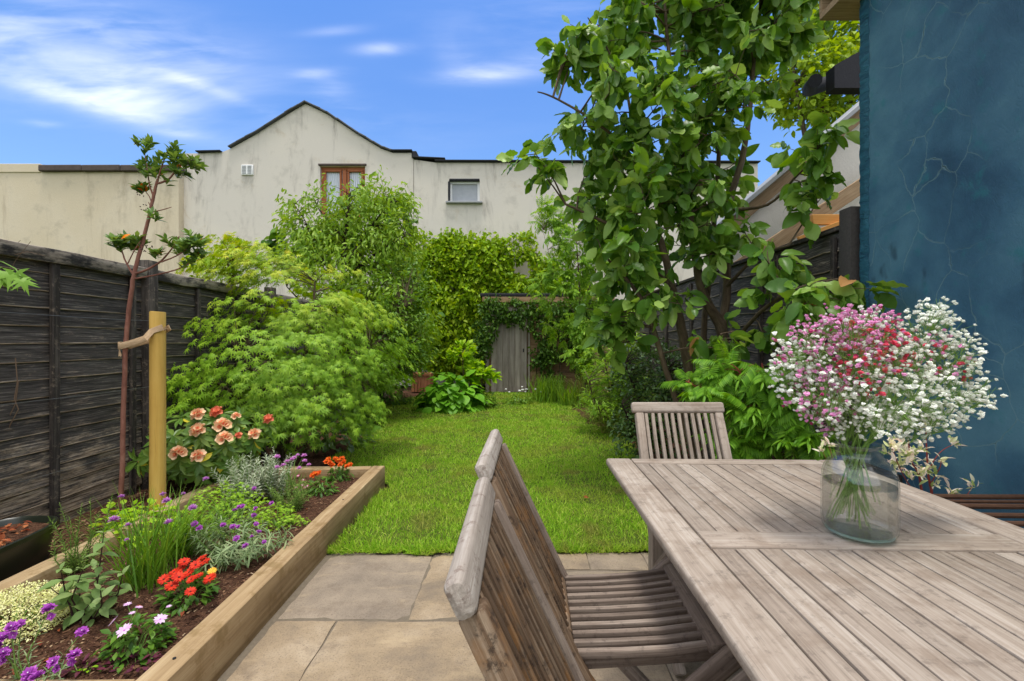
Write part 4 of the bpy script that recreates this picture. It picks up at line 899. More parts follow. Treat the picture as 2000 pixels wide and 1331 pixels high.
V, F4 = arrays(SIMPLE, frames(rdir(kk)*np.array([1, 1, .35]), rdir(kk)*.5+np.array([0, 0, 1]), ru(.02, .05, kk), ru(.02, .05, kk)), pos); np_mesh('fallen_leaves', V, F4, M['dead'], tr)
sk = thing('tree_stake', 'round yellow timber tree stake standing behind the raised bed', 'stake', (-2.405, 3.09, .09))
m = MB(); m.tube([(-2.405+U(-.001, .001), 3.09, z) for z in (.0, .3, .6, .9, 1.2, 1.488, 1.497)], [.047, .047, .0465, .0465, .046, .046, .042], 22); m.build('pole', M['stake'], sk, True, 50)
m = MB(); a = P(243, 679, 3.02); b = P(322, 652, 3.05)
for off in (-.028, .028):
    m.beam([a+V3(-.024, off*.6, .012), a+V3(0, off, .008), a.lerp(b, .35)+V3(0, off, .004), a.lerp(b, .65)+V3(0, off*1.6, 0), V3(-2.405, 3.09+math.copysign(.053, off), 1.362), V3(-2.345, 3.09+math.copysign(.030, off), 1.39)], (0, 1 if off > 0 else -1, 0), .042, .006, .002, 2)
for q in range(5): m.tube([V3(-2.345, 3.075, 1.39), V3(-2.335+U(-.01, .015), 3.07, 1.37+U(-.03, .03))], .0025, 4)
m.beam([a+V3(-.024, -.02, .012), a+V3(-.03, 0, .012), a+V3(-.024, .02, .012)], (-1, 0, 0), .05, .006, .002, 2)
for q in range(5): m.tube([a+V3(-.02, -.015, -.01), a+V3(-.015+U(-.01, .02), -.02, -.045-U(0, .02))], .0022, 4)
tag(m.build('tree_tie', M['hessian'], None), 'beige hessian tie looped between the young tree and its stake', 'tree tie')
sp = thing('garden_spotlight', 'small black and steel garden spotlight on a spike, by the peach flowered shrub', 'garden light', P(520, 920, 4.15))
a, b = P(502, 868, 4.15), P(518, 892, 4.1); b2 = P(524, 902, 4.1)
m = MB(); m.tube([a, a.lerp(b, .05), a.lerp(b, .9), b], [.024, .028, .028, .026], 14); m.build('lamp_head', M['black_metal'], sp)
m = MB(); m.tube([b.lerp(b2, .05), b2], [.027, .027], 14); m.build('steel_collar', M['steel'], sp)
m = MB(); m.tube([b.lerp(a, .4), V3(b.x+.01, 4.12, .0), V3(b.x+.01, 4.12, -.06)], .007, 6); m.build('spike', M['black_metal'], sp)
pb = thing('dark_planter_box', 'black stained sleeper planter box at the foot of the right fence', 'planter', (1.95, 3.1, 0))
for a, b in (((1.60, 2.66), (1.60, 3.75)), ((2.26, 2.66), (2.26, 3.75)), ((1.64, 2.66), (2.22, 2.66)), ((1.64, 3.75), (2.22, 3.75))):
    for z in (.09, .265, .43): m = MB(); m.beam([V3(*a, z), V3(*b, z)], (0, 0, 1), .05, .165, .004, 1); m.build('board', M['dark_wood'], pb)
m = MB(); vs = []; 
for j in range(12):
    for i in range(10): vs.append((1.626+.608*i/9, 2.686+1.038*j/11, .43+U(-.015, .015)))
m.add(vs, [(j*10+i, j*10+i+1, j*10+i+11, j*10+i+10) for j in range(11) for i in range(9)]); m.build('soil', M['soil'], pb)
# ------------------------------------------------------------------ plants
UP = np.array([0, 0, 1.0])
def limb_tubes(m, limbs, sides=8):
    """limbs: lists of (px, py, distance, radius) smoothed into tubes; returns sample points"""
    pts = []
    for lb in limbs:
        p = [P(x, y, d) for x, y, d, r in lb]; r = [q[3] for q in lb]; op, orr = [], []
        for i in range(len(p)-1):
            p0 = p[max(i-1, 0)]; p1, p2 = p[i], p[i+1]; p3 = p[min(i+2, len(p)-1)]
            for k in range(5):
                t = k/5; op.append(.5*((2*p1)+(p2-p0)*t+(2*p0-5*p1+4*p2-p3)*t*t+(3*p1-p0-3*p2+p3)*t**3)+V3(U(-1, 1), U(-1, 1), U(-1, 1))*r[i]*.12); orr.append(r[i]+(r[i+1]-r[i])*t)
        op.append(p[-1]); orr.append(r[-1]); m.tube(op, orr, sides); pts += [tuple(q) for q in op[2:]]
    return np.array(pts)
def twigs(m, targets, lp, r0=.006, r1=.0015, sag=.06, zpen=1.0, sides=4):
    """a curved twig from the nearest limb to every target; returns end directions"""
    dirs = []
    for t_ in targets:
        d = t_-lp; c = np.linalg.norm(d, axis=1)+zpen*np.maximum(0, lp[:, 2]-t_[2]); j = int(np.argmin(c)); a = Vector(lp[j]); b = Vector(t_); L_ = (b-a).length
        k1 = a.lerp(b, .4)+V3(U(-.05, .05)*L_, U(-.05, .05)*L_, sag*L_+.02*L_); rr = min(r0, .004+.012*L_) if r0 > .004 else r0
        m.tube([a, k1, b], [rr, (rr+r1)/2, r1], sides, False); dirs.append(tuple((b-k1).normalized()))
    return np.array(dirs)
def leaves_at(pts, dirs, k, spread, out=.8, rnd=.7, droop=.4, lift=0.8, ln=(.1, .15)):
    """k leaves round every point"""
    n = len(pts)*k; c = np.repeat(pts, k, 0); d = np.repeat(dirs, k, 0)
    D = nrm(d*out+rdir(n)*rnd+np.array([0, 0, -droop])); T = c+rdir(n)*(ru(0, 1, n)**.5)[:, None]*spread
    N = nrm(UP*lift+rdir(n)*.55-D*.1); return frames(D, N, ru(ln[0], ln[1], n)), T
def woody(name, label, cat, base, limbs, blobs, n, k, tmpl, ln, mat, bark, spread, parts=('trunk', 'crown'), shell=2.4, keep=None, group=None, r0=.006, tint=None, sag=.06, **kw):
    th = thing(name, label, cat, base, 0, group); m = MB(); lp = limb_tubes(m, limbs)
    tp, cen = blob_points(blobs, n, shell)
    if keep is not None: tp = tp[keep(tp)]
    dirs = twigs(m, tp, lp, r0, sag=sag); m.build(parts[0], bark, th, True, 60)
    Mx, T = leaves_at(tp, dirs, k, spread, ln=ln, **kw)
    tn = tint(T) if tint is not None else None
    scatter(parts[1], tmpl, Mx, T, mat, th, tn); return th
def in_front(px=None): return lambda p: (p[:, 0] > -2.90) | (p[:, 2] > 1.98)

# --- big magnolia on the right
mg_l = [[(1378, 945, 4.25, .055), (1352, 760, 4.22, .05), (1330, 640, 4.2, .042), (1316, 575, 4.18, .036), (1290, 470, 4.1, .03), (1250, 400, 4.05, .024), (1243, 300, 4.0, .018), (1225, 180, 4.0, .01)],
        [(1392, 945, 4.2, .06), (1402, 740, 4.2, .055), (1410, 650, 4.18, .05), (1372, 572, 4.15, .042), (1360, 510, 4.12, .036), (1350, 440, 4.1, .032), (1337, 316, 4.1, .028), (1320, 210, 4.1, .022), (1304, 80, 4.1, .016), (1296, -40, 4.1, .01)],
        [(1410, 655, 4.2, .04), (1420, 560, 4.22, .036), (1424, 410, 4.25, .032), (1448, 316, 4.25, .028), (1462, 237, 4.25, .022), (1470, 150, 4.28, .018), (1480, 20, 4.3, .012)],
        [(1384, 945, 4.35, .035), (1372, 700, 4.4, .03), (1390, 500, 4.4, .024), (1404, 300, 4.4, .02), (1411, 130, 4.4, .014), (1415, -20, 4.4, .01)],
        [(1360, 900, 4.0, .03), (1300, 720, 3.95, .024), (1260, 600, 3.9, .02), (1220, 540, 3.9, .014), (1180, 500, 3.9, .01)],
        [(1316, 575, 4.18, .022), (1240, 470, 4.0, .018), (1150, 420, 3.95, .012), (1105, 400, 3.9, .008)], [(1243, 300, 4.0, .014), (1150, 230, 3.9, .011), (1080, 190, 3.85, .008), (1050, 180, 3.8, .005)],
        [(1402, 740, 4.2, .024), (1450, 650, 3.9, .018), (1510, 590, 3.4, .014), (1570, 560, 3.0, .010), (1640, 545, 2.8, .006)], [(1424, 410, 4.25, .018), (1500, 400, 3.8, .012), (1560, 340, 3.5, .009), (1610, 300, 3.4, .006)],
        [(1420, 560, 4.2, .018), (1480, 500, 3.8, .012), (1540, 480, 3.5, .008)]]
mg_b = [(1310, 40, 4.2, 150, 110, .6), (1480, 50, 4.3, 130, 110, .6), (1390, -60, 4.2, 210, 90, .8), (1200, 230, 3.95, 120, 110, .5), (1330, 250, 4.1, 150, 130, .7), (1440, 180, 4.3, 85, 110, .5), (1135, 190, 3.85, 75, 70, .3),
        (1200, 400, 3.95, 115, 100, .5), (1350, 400, 4.1, 120, 120, .6), (1225, 540, 3.95, 85, 90, .4), (1290, 590, 3.85, 75, 75, .35), (1415, 460, 3.9, 65, 60, .35), (1425, 330, 4.2, 45, 60, .4), (1170, 90, 4.1, 55, 70, .3), (1550, 80, 4.5, 60, 80, .3)]
mg_s = [(1062, 185, 3.8, 28, 28, .12), (1042, 300, 3.8, 14, 28, .08), (1120, 80, 3.9, 18, 40, .1), (1600, 296, 3.4, 34, 28, .12), (1560, 352, 3.45, 30, 26, .12), (1590, 398, 3.4, 26, 20, .1), (1540, 505, 3.2, 46, 28, .12), (1500, 560, 3.3, 30, 20, .1), (1645, 560, 2.75, 55, 26, .12), (1600, 595, 2.8, 42, 26, .12), (1410, 665, 3.7, 55, 30, .2), (1470, 640, 3.5, 36, 26, .15), (1100, 440, 3.9, 25, 30, .12), (1190, 640, 3.9, 35, 40, .2)]
th = thing('magnolia_tree', 'tall many stemmed tree with big floppy oval leaves, in front of the right fence', 'tree', (1.85, 4.25, -.03)); m = MB(); lp = limb_tubes(m, mg_l, 10)
bt = np.concatenate([blob_points(mg_b, 200, 2.2)[0], blob_points(mg_s, 34, 1.8)[0]]); bt = bt[(bt[:, 0] < 2.2) | (bt[:, 2] > 2.25)]
bd = twigs(m, bt, lp, .010, .004, .03, sides=6); near = lp[[int(np.argmin(np.linalg.norm(q-lp, axis=1)+np.maximum(0, lp[:, 2]-q[2]))) for q in bt]]
tp = []
for q, nq, dd in zip(bt, near, bd):
    for j in range(5): f_ = U(.35, 1.0); c_ = nq+(q-nq)*f_; tp.append(c_+dd*U(.02, .14)+rdir(1)[0]*U(.05, .17)*np.array([1, 1, .8]))
tp = np.array(tp); tp = tp[(tp[:, 0] < 2.24) | (tp[:, 2] > 2.2)]
dirs = twigs(m, tp, np.concatenate([bt, near+(bt-near)*.5, near+(bt-near)*.75]), .0042, .0016, .0); m.build('trunk', M['bark'], th, True, 60)
OV = lambda w_, p_: [max(.018 if i_ < 11 else 0.0, w_*max(0, math.sin(math.pi*(i_/11)**p_))**.72) for i_ in range(12)]
MA = [leaf5(OV(.29, .95), .22, .34, .04), leaf5(OV(.31, 1.1), .10, .16, .07), leaf5(OV(.27, .9), .34, .50, .03), leaf5(OV(.30, 1.2), -.12, .24, .06)]
for i, t_ in enumerate(MA):
    s = slice(i, None, 4); Mx, T = leaves_at(tp[s], dirs[s], 5, .055, .6, .75, .6, .55, (.085, .178)); V, F4 = arrays(t_, Mx, T)
    MA[i] = (V, F4)
V = np.concatenate([a[0] for a in MA]); o = 0; q = []
for a in MA: q.append(a[1][0]+o); o += len(a[0])
np_mesh('crown', V, [np.concatenate(q)], M['magnolia'], th)

# --- japanese maple on the left
mp_b = [(470, 560, 4.9, 105, 85, .6), (600, 590, 4.95, 120, 75, .7), (440, 500, 5.0, 60, 40, .35), (530, 690, 4.7, 165, 100, .8), (670, 670, 4.95, 100, 100, .7), (450, 745, 4.35, 85, 70, .4), (610, 760, 4.55, 105, 75, .5), (740, 705, 5.2, 48, 55, .35), (410, 610, 4.6, 48, 55, .3), (400, 760, 4.1, 40, 40, .25), (500, 530, 5.0, 90, 50, .5), (420, 545, 4.9, 50, 40, .3), (560, 800, 4.3, 60, 40, .3), (680, 790, 4.7, 45, 40, .3)]
th = thing('japanese_maple', 'broad low maple mound with bright lime green star leaves, beside the left fence', 'tree', (-2.56, 5.0, -.03)); m = MB()
lp = limb_tubes(m, [[(545, 898, 4.95, .05), (540, 840, 4.95, .045), (520, 760, 4.95, .034), (480, 660, 4.9, .024), (450, 560, 4.9, .014), (445, 490, 4.95, .006)], [(553, 898, 5.0, .045), (565, 820, 5.0, .038), (590, 720, 5.0, .028), (610, 620, 5.0, .018), (615, 550, 5.0, .008)],
    [(540, 840, 4.9, .03), (470, 780, 4.6, .02), (410, 740, 4.3, .011)], [(565, 820, 5.0, .03), (640, 730, 5.0, .02), (720, 680, 5.1, .011)], [(545, 850, 4.9, .026), (580, 780, 4.6, .018), (640, 750, 4.5, .009)], [(548, 860, 4.9, .026), (510, 760, 4.6, .018), (470, 690, 4.4, .009)]])
tp, cen = blob_points(mp_b, 510, 4.0); k_ = in_front()(tp); tp, cen = tp[k_], cen[k_]
twigs(m, tp, lp, .006, .0012, .10); m.build('trunk', M['bark'], th, True, 60)
C0 = np.array(P(565, 720, 5.0)); C0[2] = 1.0
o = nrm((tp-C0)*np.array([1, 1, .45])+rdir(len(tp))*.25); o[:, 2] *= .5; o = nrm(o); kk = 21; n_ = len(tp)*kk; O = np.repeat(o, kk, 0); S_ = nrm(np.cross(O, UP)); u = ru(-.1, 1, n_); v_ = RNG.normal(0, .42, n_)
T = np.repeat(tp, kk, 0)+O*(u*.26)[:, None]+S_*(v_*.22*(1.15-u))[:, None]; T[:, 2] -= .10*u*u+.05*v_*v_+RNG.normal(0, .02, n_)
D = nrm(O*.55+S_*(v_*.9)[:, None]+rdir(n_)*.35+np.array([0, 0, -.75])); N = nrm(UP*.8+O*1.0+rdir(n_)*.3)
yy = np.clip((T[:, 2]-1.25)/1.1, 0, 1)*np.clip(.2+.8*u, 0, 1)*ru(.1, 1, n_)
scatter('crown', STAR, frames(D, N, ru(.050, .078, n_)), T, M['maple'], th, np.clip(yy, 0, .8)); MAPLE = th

# --- cherry behind it, with a broad leaved shrub behind that
woody('cherry_tree', 'airy tree with hanging narrow leaves and dark branches, in front of the brown window', 'tree', P(676, 800, 8.2),
    [[(676, 806, 8.2, .06), (675, 590, 8.2, .05), (670, 540, 8.2, .042), (677, 440, 8.2, .03), (682, 380, 8.2, .012)], [(672, 545, 8.2, .03), (730, 500, 8.1, .022), (790, 462, 8.0, .008)], [(675, 520, 8.2, .026), (715, 455, 8.3, .016), (760, 400, 8.4, .006)], [(670, 560, 8.2, .03), (610, 480, 8.1, .02), (600, 440, 8.1, .01), (575, 400, 8.0, .004)], [(676, 640, 8.2, .03), (760, 590, 7.9, .02), (815, 560, 7.8, .008)], [(676, 660, 8.2, .03), (600, 600, 8.0, .018), (560, 560, 7.9, .008)], [(677, 470, 8.2, .02), (630, 420, 8.3, .012), (610, 380, 8.3, .005)]],
    [(690, 420, 8.3, 90, 60, .8), (620, 440, 8.2, 60, 55, .7), (690, 520, 8.1, 130, 75, 1.1), (770, 470, 8.2, 50, 70, .6), (740, 380, 8.4, 60, 35, .5), (600, 500, 8.0, 60, 50, .6), (760, 600, 7.8, 70, 70, .8), (660, 600, 8.0, 80, 60, .8), (565, 420, 8.1, 18, 35, .15), (800, 400, 8.3, 22, 22, .2), (830, 640, 8.6, 30, 60, .5)],
    640, 17, LANCE, (.075, .125), M['cherry'], M['bark_dark'], .20, out=.6, rnd=.6, droop=.45, lift=.6, r0=.009)
woody('broadleaf_shrub', 'dark large leaved shrub against the house wall, seen behind the hanging leaves', 'shrub', P(740, 790, 9.6), [[(745, 785, 9.6, .05), (742, 600, 9.6, .04), (735, 450, 9.6, .02), (730, 390, 9.6, .008)], [(742, 600, 9.6, .03), (790, 480, 9.6, .015), (800, 400, 9.6, .006)], [(742, 640, 9.6, .03), (680, 500, 9.6, .015), (640, 440, 9.6, .006)]],
    [(740, 420, 9.6, 75, 50, .6), (760, 520, 9.6, 75, 70, .7), (640, 470, 9.6, 60, 40, .4), (575, 490, 9.4, 50, 40, .4), (790, 640, 9.4, 55, 90, .6)], 190, 8, BROAD, (.14, .24), M['low_leaf'], M['bark_dark'], .16, ('stem', 'foliage'), droop=.4, r0=.008)
woody('evergreen_shrub', 'dense dark green shrub with small leaves, between the maple and the creeper wall', 'shrub', P(735, 790, 7.4), [[(716, 778, 6.9, .03), (722, 700, 7.0, .024), (760, 640, 7.3, .014), (790, 600, 7.4, .006)], [(716, 778, 6.9, .026), (700, 700, 6.9, .018), (680, 660, 7.0, .008)], [(730, 785, 7.3, .024), (770, 720, 7.4, .016), (800, 680, 7.5, .006)]],
    [(770, 640, 7.4, 70, 70, .6), (790, 560, 7.8, 55, 60, .5), (750, 730, 7.2, 60, 45, .5), (800, 700, 7.6, 40, 50, .4)], 330, 16, SIMPLE, (.05, .085), M['mid_leaf'], M['bark'], .13, ('stem', 'foliage'), droop=.1)
# --- creeper on the wall
th = thing('wall_creeper', 'thick curtain of yellow green creeper covering the foot of the house wall', 'climber', P(920, 760, 12.6)); m = MB()
lp = limb_tubes(m, [[(850+50*i, 760, 12.7, .03), (845+55*i, 640, 12.65, .022), (835+52*i, 560, 12.6, .014), (830+55*i, 500, 12.6, .006)] for i in range(6)])
iv = [(850, 520, 12.55, 75, 45, .3), (940, 520, 12.5, 75, 50, .3), (1030, 500, 12.6, 22, 20, .2), (1062, 535, 12.6, 26, 32, .2), (1020, 570, 12.5, 60, 25, .25), (830, 600, 12.4, 60, 60, .35), (910, 600, 12.4, 70, 60, .35), (860, 680, 12.3, 75, 55, .35), (930, 690, 12.3, 50, 60, .35), (990, 545, 12.6, 30, 35, .25), (1120, 580, 12.6, 60, 25, .25), (800, 500, 12.5, 25, 25, .2), (970, 482, 12.6, 30, 18, .15), (890, 478, 12.6, 60, 16, .15), (1020, 605, 12.5, 50, 18, .25)]
tp, cen = blob_points(iv, 2100, 3); tp = np.concatenate([tp, np.array([P(U(800, 1040), U(452, 478), 12.6) for _ in range(40)])]); px_ = CX+tp[:, 0]/tp[:, 1]*FPX; py_ = CY-(tp[:, 2]-CAMH)/tp[:, 1]*FPX
ok = ((px_-1016)**2/24**2+(py_-526)**2/15**2 > 1)|(py_ > 560); tp = tp[ok]
twigs(m, tp[::3], lp, .005, .0015, .02); m.build('stem', M['bark'], th, True, 60)
d = nrm(np.array([0, -1.0, -.2])+rdir(len(tp))*.7); Mx, T = leaves_at(tp, d, 15, .17, .5, .8, .55, .35, (.09, .16)); ok = T[:, 1] < 12.97
scatter('foliage', SIMPLE, Mx[ok], T[ok], M['ivy'], th)
# --- climber on the shed
th = thing('shed_climber', 'dark green climber hanging over the shed roof and around its door', 'climber', P(1085, 766, 11.4)); m = MB()
lp = limb_tubes(m, [[(1050, 766, 11.38, .02), (1048, 700, 11.35, .014), (1060, 620, 11.3, .008), (1000, 598, 11.3, .004)], [(1090, 766, 11.38, .02), (1100, 660, 11.3, .012), (1120, 600, 11.3, .006)], [(940, 766, 11.3, .016), (944, 680, 11.3, .01), (952, 610, 11.3, .005)]])
tp, cen = blob_points([(1010, 608, 11.3, 50, 22, .14), (1080, 625, 11.28, 70, 38, .18), (1060, 700, 11.3, 24, 50, .12), (1130, 640, 11.28, 45, 55, .18), (950, 640, 11.25, 20, 60, .15), (935, 700, 11.2, 16, 45, .15), (1100, 690, 11.32, 60, 14, .08), (1085, 740, 11.3, 14, 24, .1), (1150, 600, 11.3, 40, 25, .15), (960, 592, 11.25, 20, 14, .1), (985, 622, 11.3, 22, 12, .06), (1140, 720, 11.3, 20, 30, .1)], 560, 3)
twigs(m, tp[::2], lp, .004, .0012, .03); m.build('stem', M['bark'], th, True, 60)
Mx, T = leaves_at(tp, nrm(np.array([0, -1.0, -.2])+rdir(len(tp))*.7), 15, .12, .5, .8, .5, .4, (.06, .115)); scatter('foliage', SIMPLE, Mx, T, M['climber'], th)
# --- young rowan by the shed
th = thing('rowan_tree', 'slender young tree with feathery light green leaflets, standing before the shed wall', 'tree', P(1146, 780, 9.4)); m = MB()
lp = limb_tubes(m, [[(1146, 785, 9.4, .03), (1142, 680, 9.4, .026), (1134, 600, 9.4, .02), (1128, 500, 9.4, .014), (1118, 400, 9.4, .006)], [(1140, 650, 9.4, .012), (1115, 600, 9.4, .009), (1080, 520, 9.4, .006), (1060, 450, 9.4, .003)], [(1134, 600, 9.4, .012), (1160, 540, 9.4, .008), (1180, 480, 9.4, .004)], [(1142, 680, 9.4, .01), (1100, 650, 9.3, .007), (1060, 630, 9.2, .004)], [(1142, 690, 9.4, .01), (1180, 650, 9.3, .007), (1210, 620, 9.3, .004)]])
tp, cen = blob_points([(1110, 470, 9.4, 55, 60, .5), (1150, 540, 9.4, 50, 70, .5), (1090, 560, 9.4, 40, 50, .4), (1110, 640, 9.3, 60, 28, .5), (1170, 630, 9.3, 55, 40, .5), (1075, 420, 9.5, 30, 30, .25), (1160, 440, 9.4, 50, 60, .4), (1150, 690, 9.2, 50, 20, .4)], 210, 2)
dirs = twigs(m, tp, lp, .005, .0012, .05); m.build('trunk', M['bark'], th, True, 60)
Mx, T = leaves_at(tp, dirs, 6, .06, .7, .7, .35, .9, (.17, .30)); scatter('crown', PINNATE, Mx, T, M['rowan'], th)
# --- tree beyond the lean-to, upper right
woody('neighbour_tree', 'tall light green tree rising behind the white lean-to roof', 'tree', P(1590, 700, 8.0), [[(1590, 790, 8.0, .12), (1600, 400, 8.0, .09), (1610, 150, 8.0, .05), (1620, -40, 8.0, .02)], [(1600, 400, 8.0, .06), (1560, 200, 8.0, .03), (1540, 60, 8.0, .012)], [(1605, 300, 8.0, .05), (1680, 150, 8.0, .02), (1690, 60, 8.0, .01)]],
    [(1570, 150, 8.0, 75, 90, .9), (1650, 190, 8.0, 50, 45, .6), (1620, 20, 8.2, 60, 80, .8), (1690, 100, 8.1, 60, 70, .6), (1560, 20, 8.0, 60, 60, .6), (1600, 205, 7.8, 60, 22, .5)], 260, 18, SIMPLE, (.10, .17), M['far_tree'], M['bark'], .22, droop=.4, r0=.012)
# --- right border
woody('privet_bush', 'dark glossy small leaved bush at the foot of the big leaved tree', 'shrub', P(1260, 900, 4.9), [[(1265, 895, 4.9, .03), (1262, 820, 4.9, .024), (1240, 760, 4.9, .014), (1220, 710, 4.9, .006)], [(1265, 880, 4.9, .024), (1290, 800, 4.9, .016), (1300, 730, 4.9, .006)], [(1262, 860, 4.9, .02), (1230, 820, 4.7, .012), (1215, 790, 4.6, .005)]],
    [(1262, 800, 4.85, 62, 70, .5), (1270, 720, 5.0, 60, 55, .45), (1230, 850, 4.6, 40, 40, .3), (1320, 770, 5.0, 45, 90, .4), (1230, 745, 5.0, 40, 60, .35), (1300, 860, 4.7, 40, 40, .3)], 430, 14, SIMPLE, (.030, .056), M['dark_leaf'], M['bark_dark'], .10, ('stem', 'foliage'), droop=.0, shell=3)
woody('willow_shrub', 'feathery light green shrub leaning over the lawn, right of the shed', 'shrub', P(1195, 840, 6.4), [[(1195, 835, 6.4, .02), (1190, 760, 6.4, .014), (1180, 690, 6.4, .008), (1175, 640, 6.4, .004)], [(1198, 835, 6.4, .018), (1215, 740, 6.4, .012), (1225, 660, 6.4, .005)], [(1190, 835, 6.3, .016), (1160, 780, 6.2, .01), (1150, 740, 6.1, .004)]],
    [(1185, 730, 6.4, 48, 70, .45), (1215, 660, 6.5, 45, 60, .4), (1170, 790, 6.2, 40, 35, .35), (1225, 760, 6.3, 40, 60, .4)], 330, 20, NARROW, (.05, .10), M['rowan'], M['bark'], .09, ('stem', 'foliage'), out=1.0, rnd=.5, droop=-.1)
def blades(name, label, cat, c, n, ln, spread, mat, lean=.6, wd=.012, bias=(0, 0, 0), group=None, curl=.55, flat=1.0):
    c = np.array(c, float); th = thing(name, label, cat, c, 0, group)
    seg = 7; v = []; tq = []
    for i in range(seg):
        t_ = i/(seg-1); w_ = (1-t_**2.2)*.5+.02; z = -curl*t_**2.3; v += [(-w_, t_, z), (0, t_, z-.12*0), (w_, t_, z)]
    for i in range(seg-1): a = i*3; tq += [(a, a+1, a+4, a+3), (a+1, a+2, a+5, a+4)]
    tm = (np.array(v), np.zeros((0, 3), int), np.array(tq))
    D = rdir(n)*lean*np.array([1, 1, .3])+np.array(bias); D[:, 2] = np.abs(D[:, 2])+1.0*flat; D = nrm(D)
    T = c+np.stack([RNG.normal(0, spread, n), RNG.normal(0, spread, n), np.zeros(n)-.01], -1)
    out_ = nrm(D*np.array([1, 1, 0])+rdir(n)*.1); N = nrm(UP*.35-out_*.9+UP)  # face up, tip falling outward
    scatter('leaves', tm, frames(D, UP*.4-out_*.0+rdir(n)*.05-out_*.5, ru(ln*.6, ln*1.1, n), ru(wd*.7, wd*1.2, n), ru(ln*.6, ln, n)), T, mat, th); return th
blades('sedge_clump', 'arching clump of striped narrow sedge leaves spilling onto the right edge of the lawn', 'grass clump', G(1212, 846), 420, .62, .10, M['reed'], .75, .014, (-.35, -.2, 0), curl=.6)
blades('sedge_clump', 'smaller pale green sedge clump just behind the arching striped one', 'grass clump', G(1180, 820), 260, .6, .09, M['rowan'], .7, .013, (-.3, -.1, 0), curl=.5)
blades('iris_clump', 'upright bright green strappy clump in front of the shed wall', 'grass clump', G(1072, 784), 240, .62, .20, M['blade_leaf'], .35, .024, curl=.25)
blades('iris_clump', 'short strappy tuft close to the right end of the shed', 'grass clump', G(1112, 792), 110, .5, .10, M['blade_leaf'], .4, .02, curl=.3)
blades('daylily_clump', 'loose brownish green strappy clump against the shed corner', 'grass clump', G(1150, 785), 150, .8, .16, M['reed'], .55, .018, (-.3, 0, 0), curl=.4)
# --- hydrangea and friends in the middle
def mound(name, label, cat, c, rx, ry, h, n, tmpl, ln, mat, stem='stem', k=1, droop=.25, out=1.0, lift=1.1, group=None, rnd=.45, wd=None, parts=('stems', 'foliage'), zlo=.05, nst=14):
    """low bushy plant: stems from one foot, leaves on a dome"""
    c = np.array(c, float); th = thing(name, label, cat, c, 0, group); u = rdir(n); u[:, 2] = np.abs(u[:, 2]); u = nrm(u*np.array([1, 1, .9])); q = ru(.45, 1, n)**.6
    p = c+u*q[:, None]*np.array([rx, ry, h]); p[:, 2] = np.maximum(p[:, 2], c[2]+zlo*h)
    m = MB()
    for j in RNG.choice(n, min(nst, n), False):
        b = Vector(p[j]); a = Vector(c)+V3(U(-.15, .15)*rx, U(-.15, .15)*ry, -.02); m.tube([a, a.lerp(b, .5)+V3(0, 0, .12*h), b], [max(.0022, .02*h), max(.0018, .014*h), .0012], 5)
    m.build(parts[0], M[stem], th)
    D = nrm(u*np.array([1, 1, .35])*out+rdir(n)*rnd+np.array([0, 0, -droop])); N = nrm(UP*lift+u*.5+rdir(n)*.3)
    l_ = ru(ln[0], ln[1], n); scatter(parts[1], tmpl, frames(D, N, l_, l_ if wd is None else l_*wd), p, mat, th); return th
mound('hydrangea_bush', 'fresh green mound of large pointed leaves at the middle of the lawn edge', 'shrub', G(882, 800), .60, .52, .72, 340, BROAD, (.14, .25), M['hydrangea'], droop=.42)
mound('geranium_mound', 'low dark green leafy mound at the right foot of the large leaved bush', 'plant', G(940, 795), .34, .3, .34, 420, OBOV, (.05, .09), M['mid_leaf'])
woody('golden_shrub', 'slim yellow green shrub with upright leaves, left of the shed door', 'shrub', G(908, 782), [[(908, 785, 9.0, .014), (906, 740, 9.0, .01), (902, 690, 9.0, .005)], [(908, 780, 9.0, .012), (930, 730, 9.0, .007), (945, 715, 9.0, .004)]], [(903, 690, 9.0, 26, 22, .25), (935, 728, 9.0, 24, 18, .2), (915, 720, 9.0, 22, 22, .2), (958, 735, 8.9, 10, 10, .1)], 60, 11, OBOV, (.10, .18), M['lime_leaf'], M['bark'], .04, ('stem', 'foliage'), droop=-.3)
mound('bergenia_plant', 'blue green broad leaved plant under the front edge of the maple', 'plant', G(708, 838), .20, .2, .34, 46, BROAD, (.14, .22), M['mid_leaf'], droop=.1)
mound('laurel_bush', 'very dark low bush in the shade beneath the maple', 'shrub', G(640, 872), .55, .42, .52, 420, OBOV, (.07, .12), M['dark_leaf'])
mound('laurel_bush', 'dark leafy bush under the shrub with the thin bare trunk, beyond the maple', 'shrub', G(752, 790), .55, .4, .5, 380, OBOV, (.08, .13), M['low_leaf'])
fl = mound('astrantia_plant', 'low plant with a few tiny white flowers beside the strappy leaves', 'plant', G(1010, 790), .3, .2, .22, 260, OBOV, (.05, .08), M['mid_leaf'])
m_, _ = arrays(BUD, np.tile(np.eye(3)*.025, (14, 1, 1)), np.array(G(1012, 786))+np.stack([RNG.normal(0, .16, 14), RNG.normal(0, .08, 14), ru(.2, .32, 14)], -1)); np_mesh('blossoms', m_, _, M['white_p'], fl)
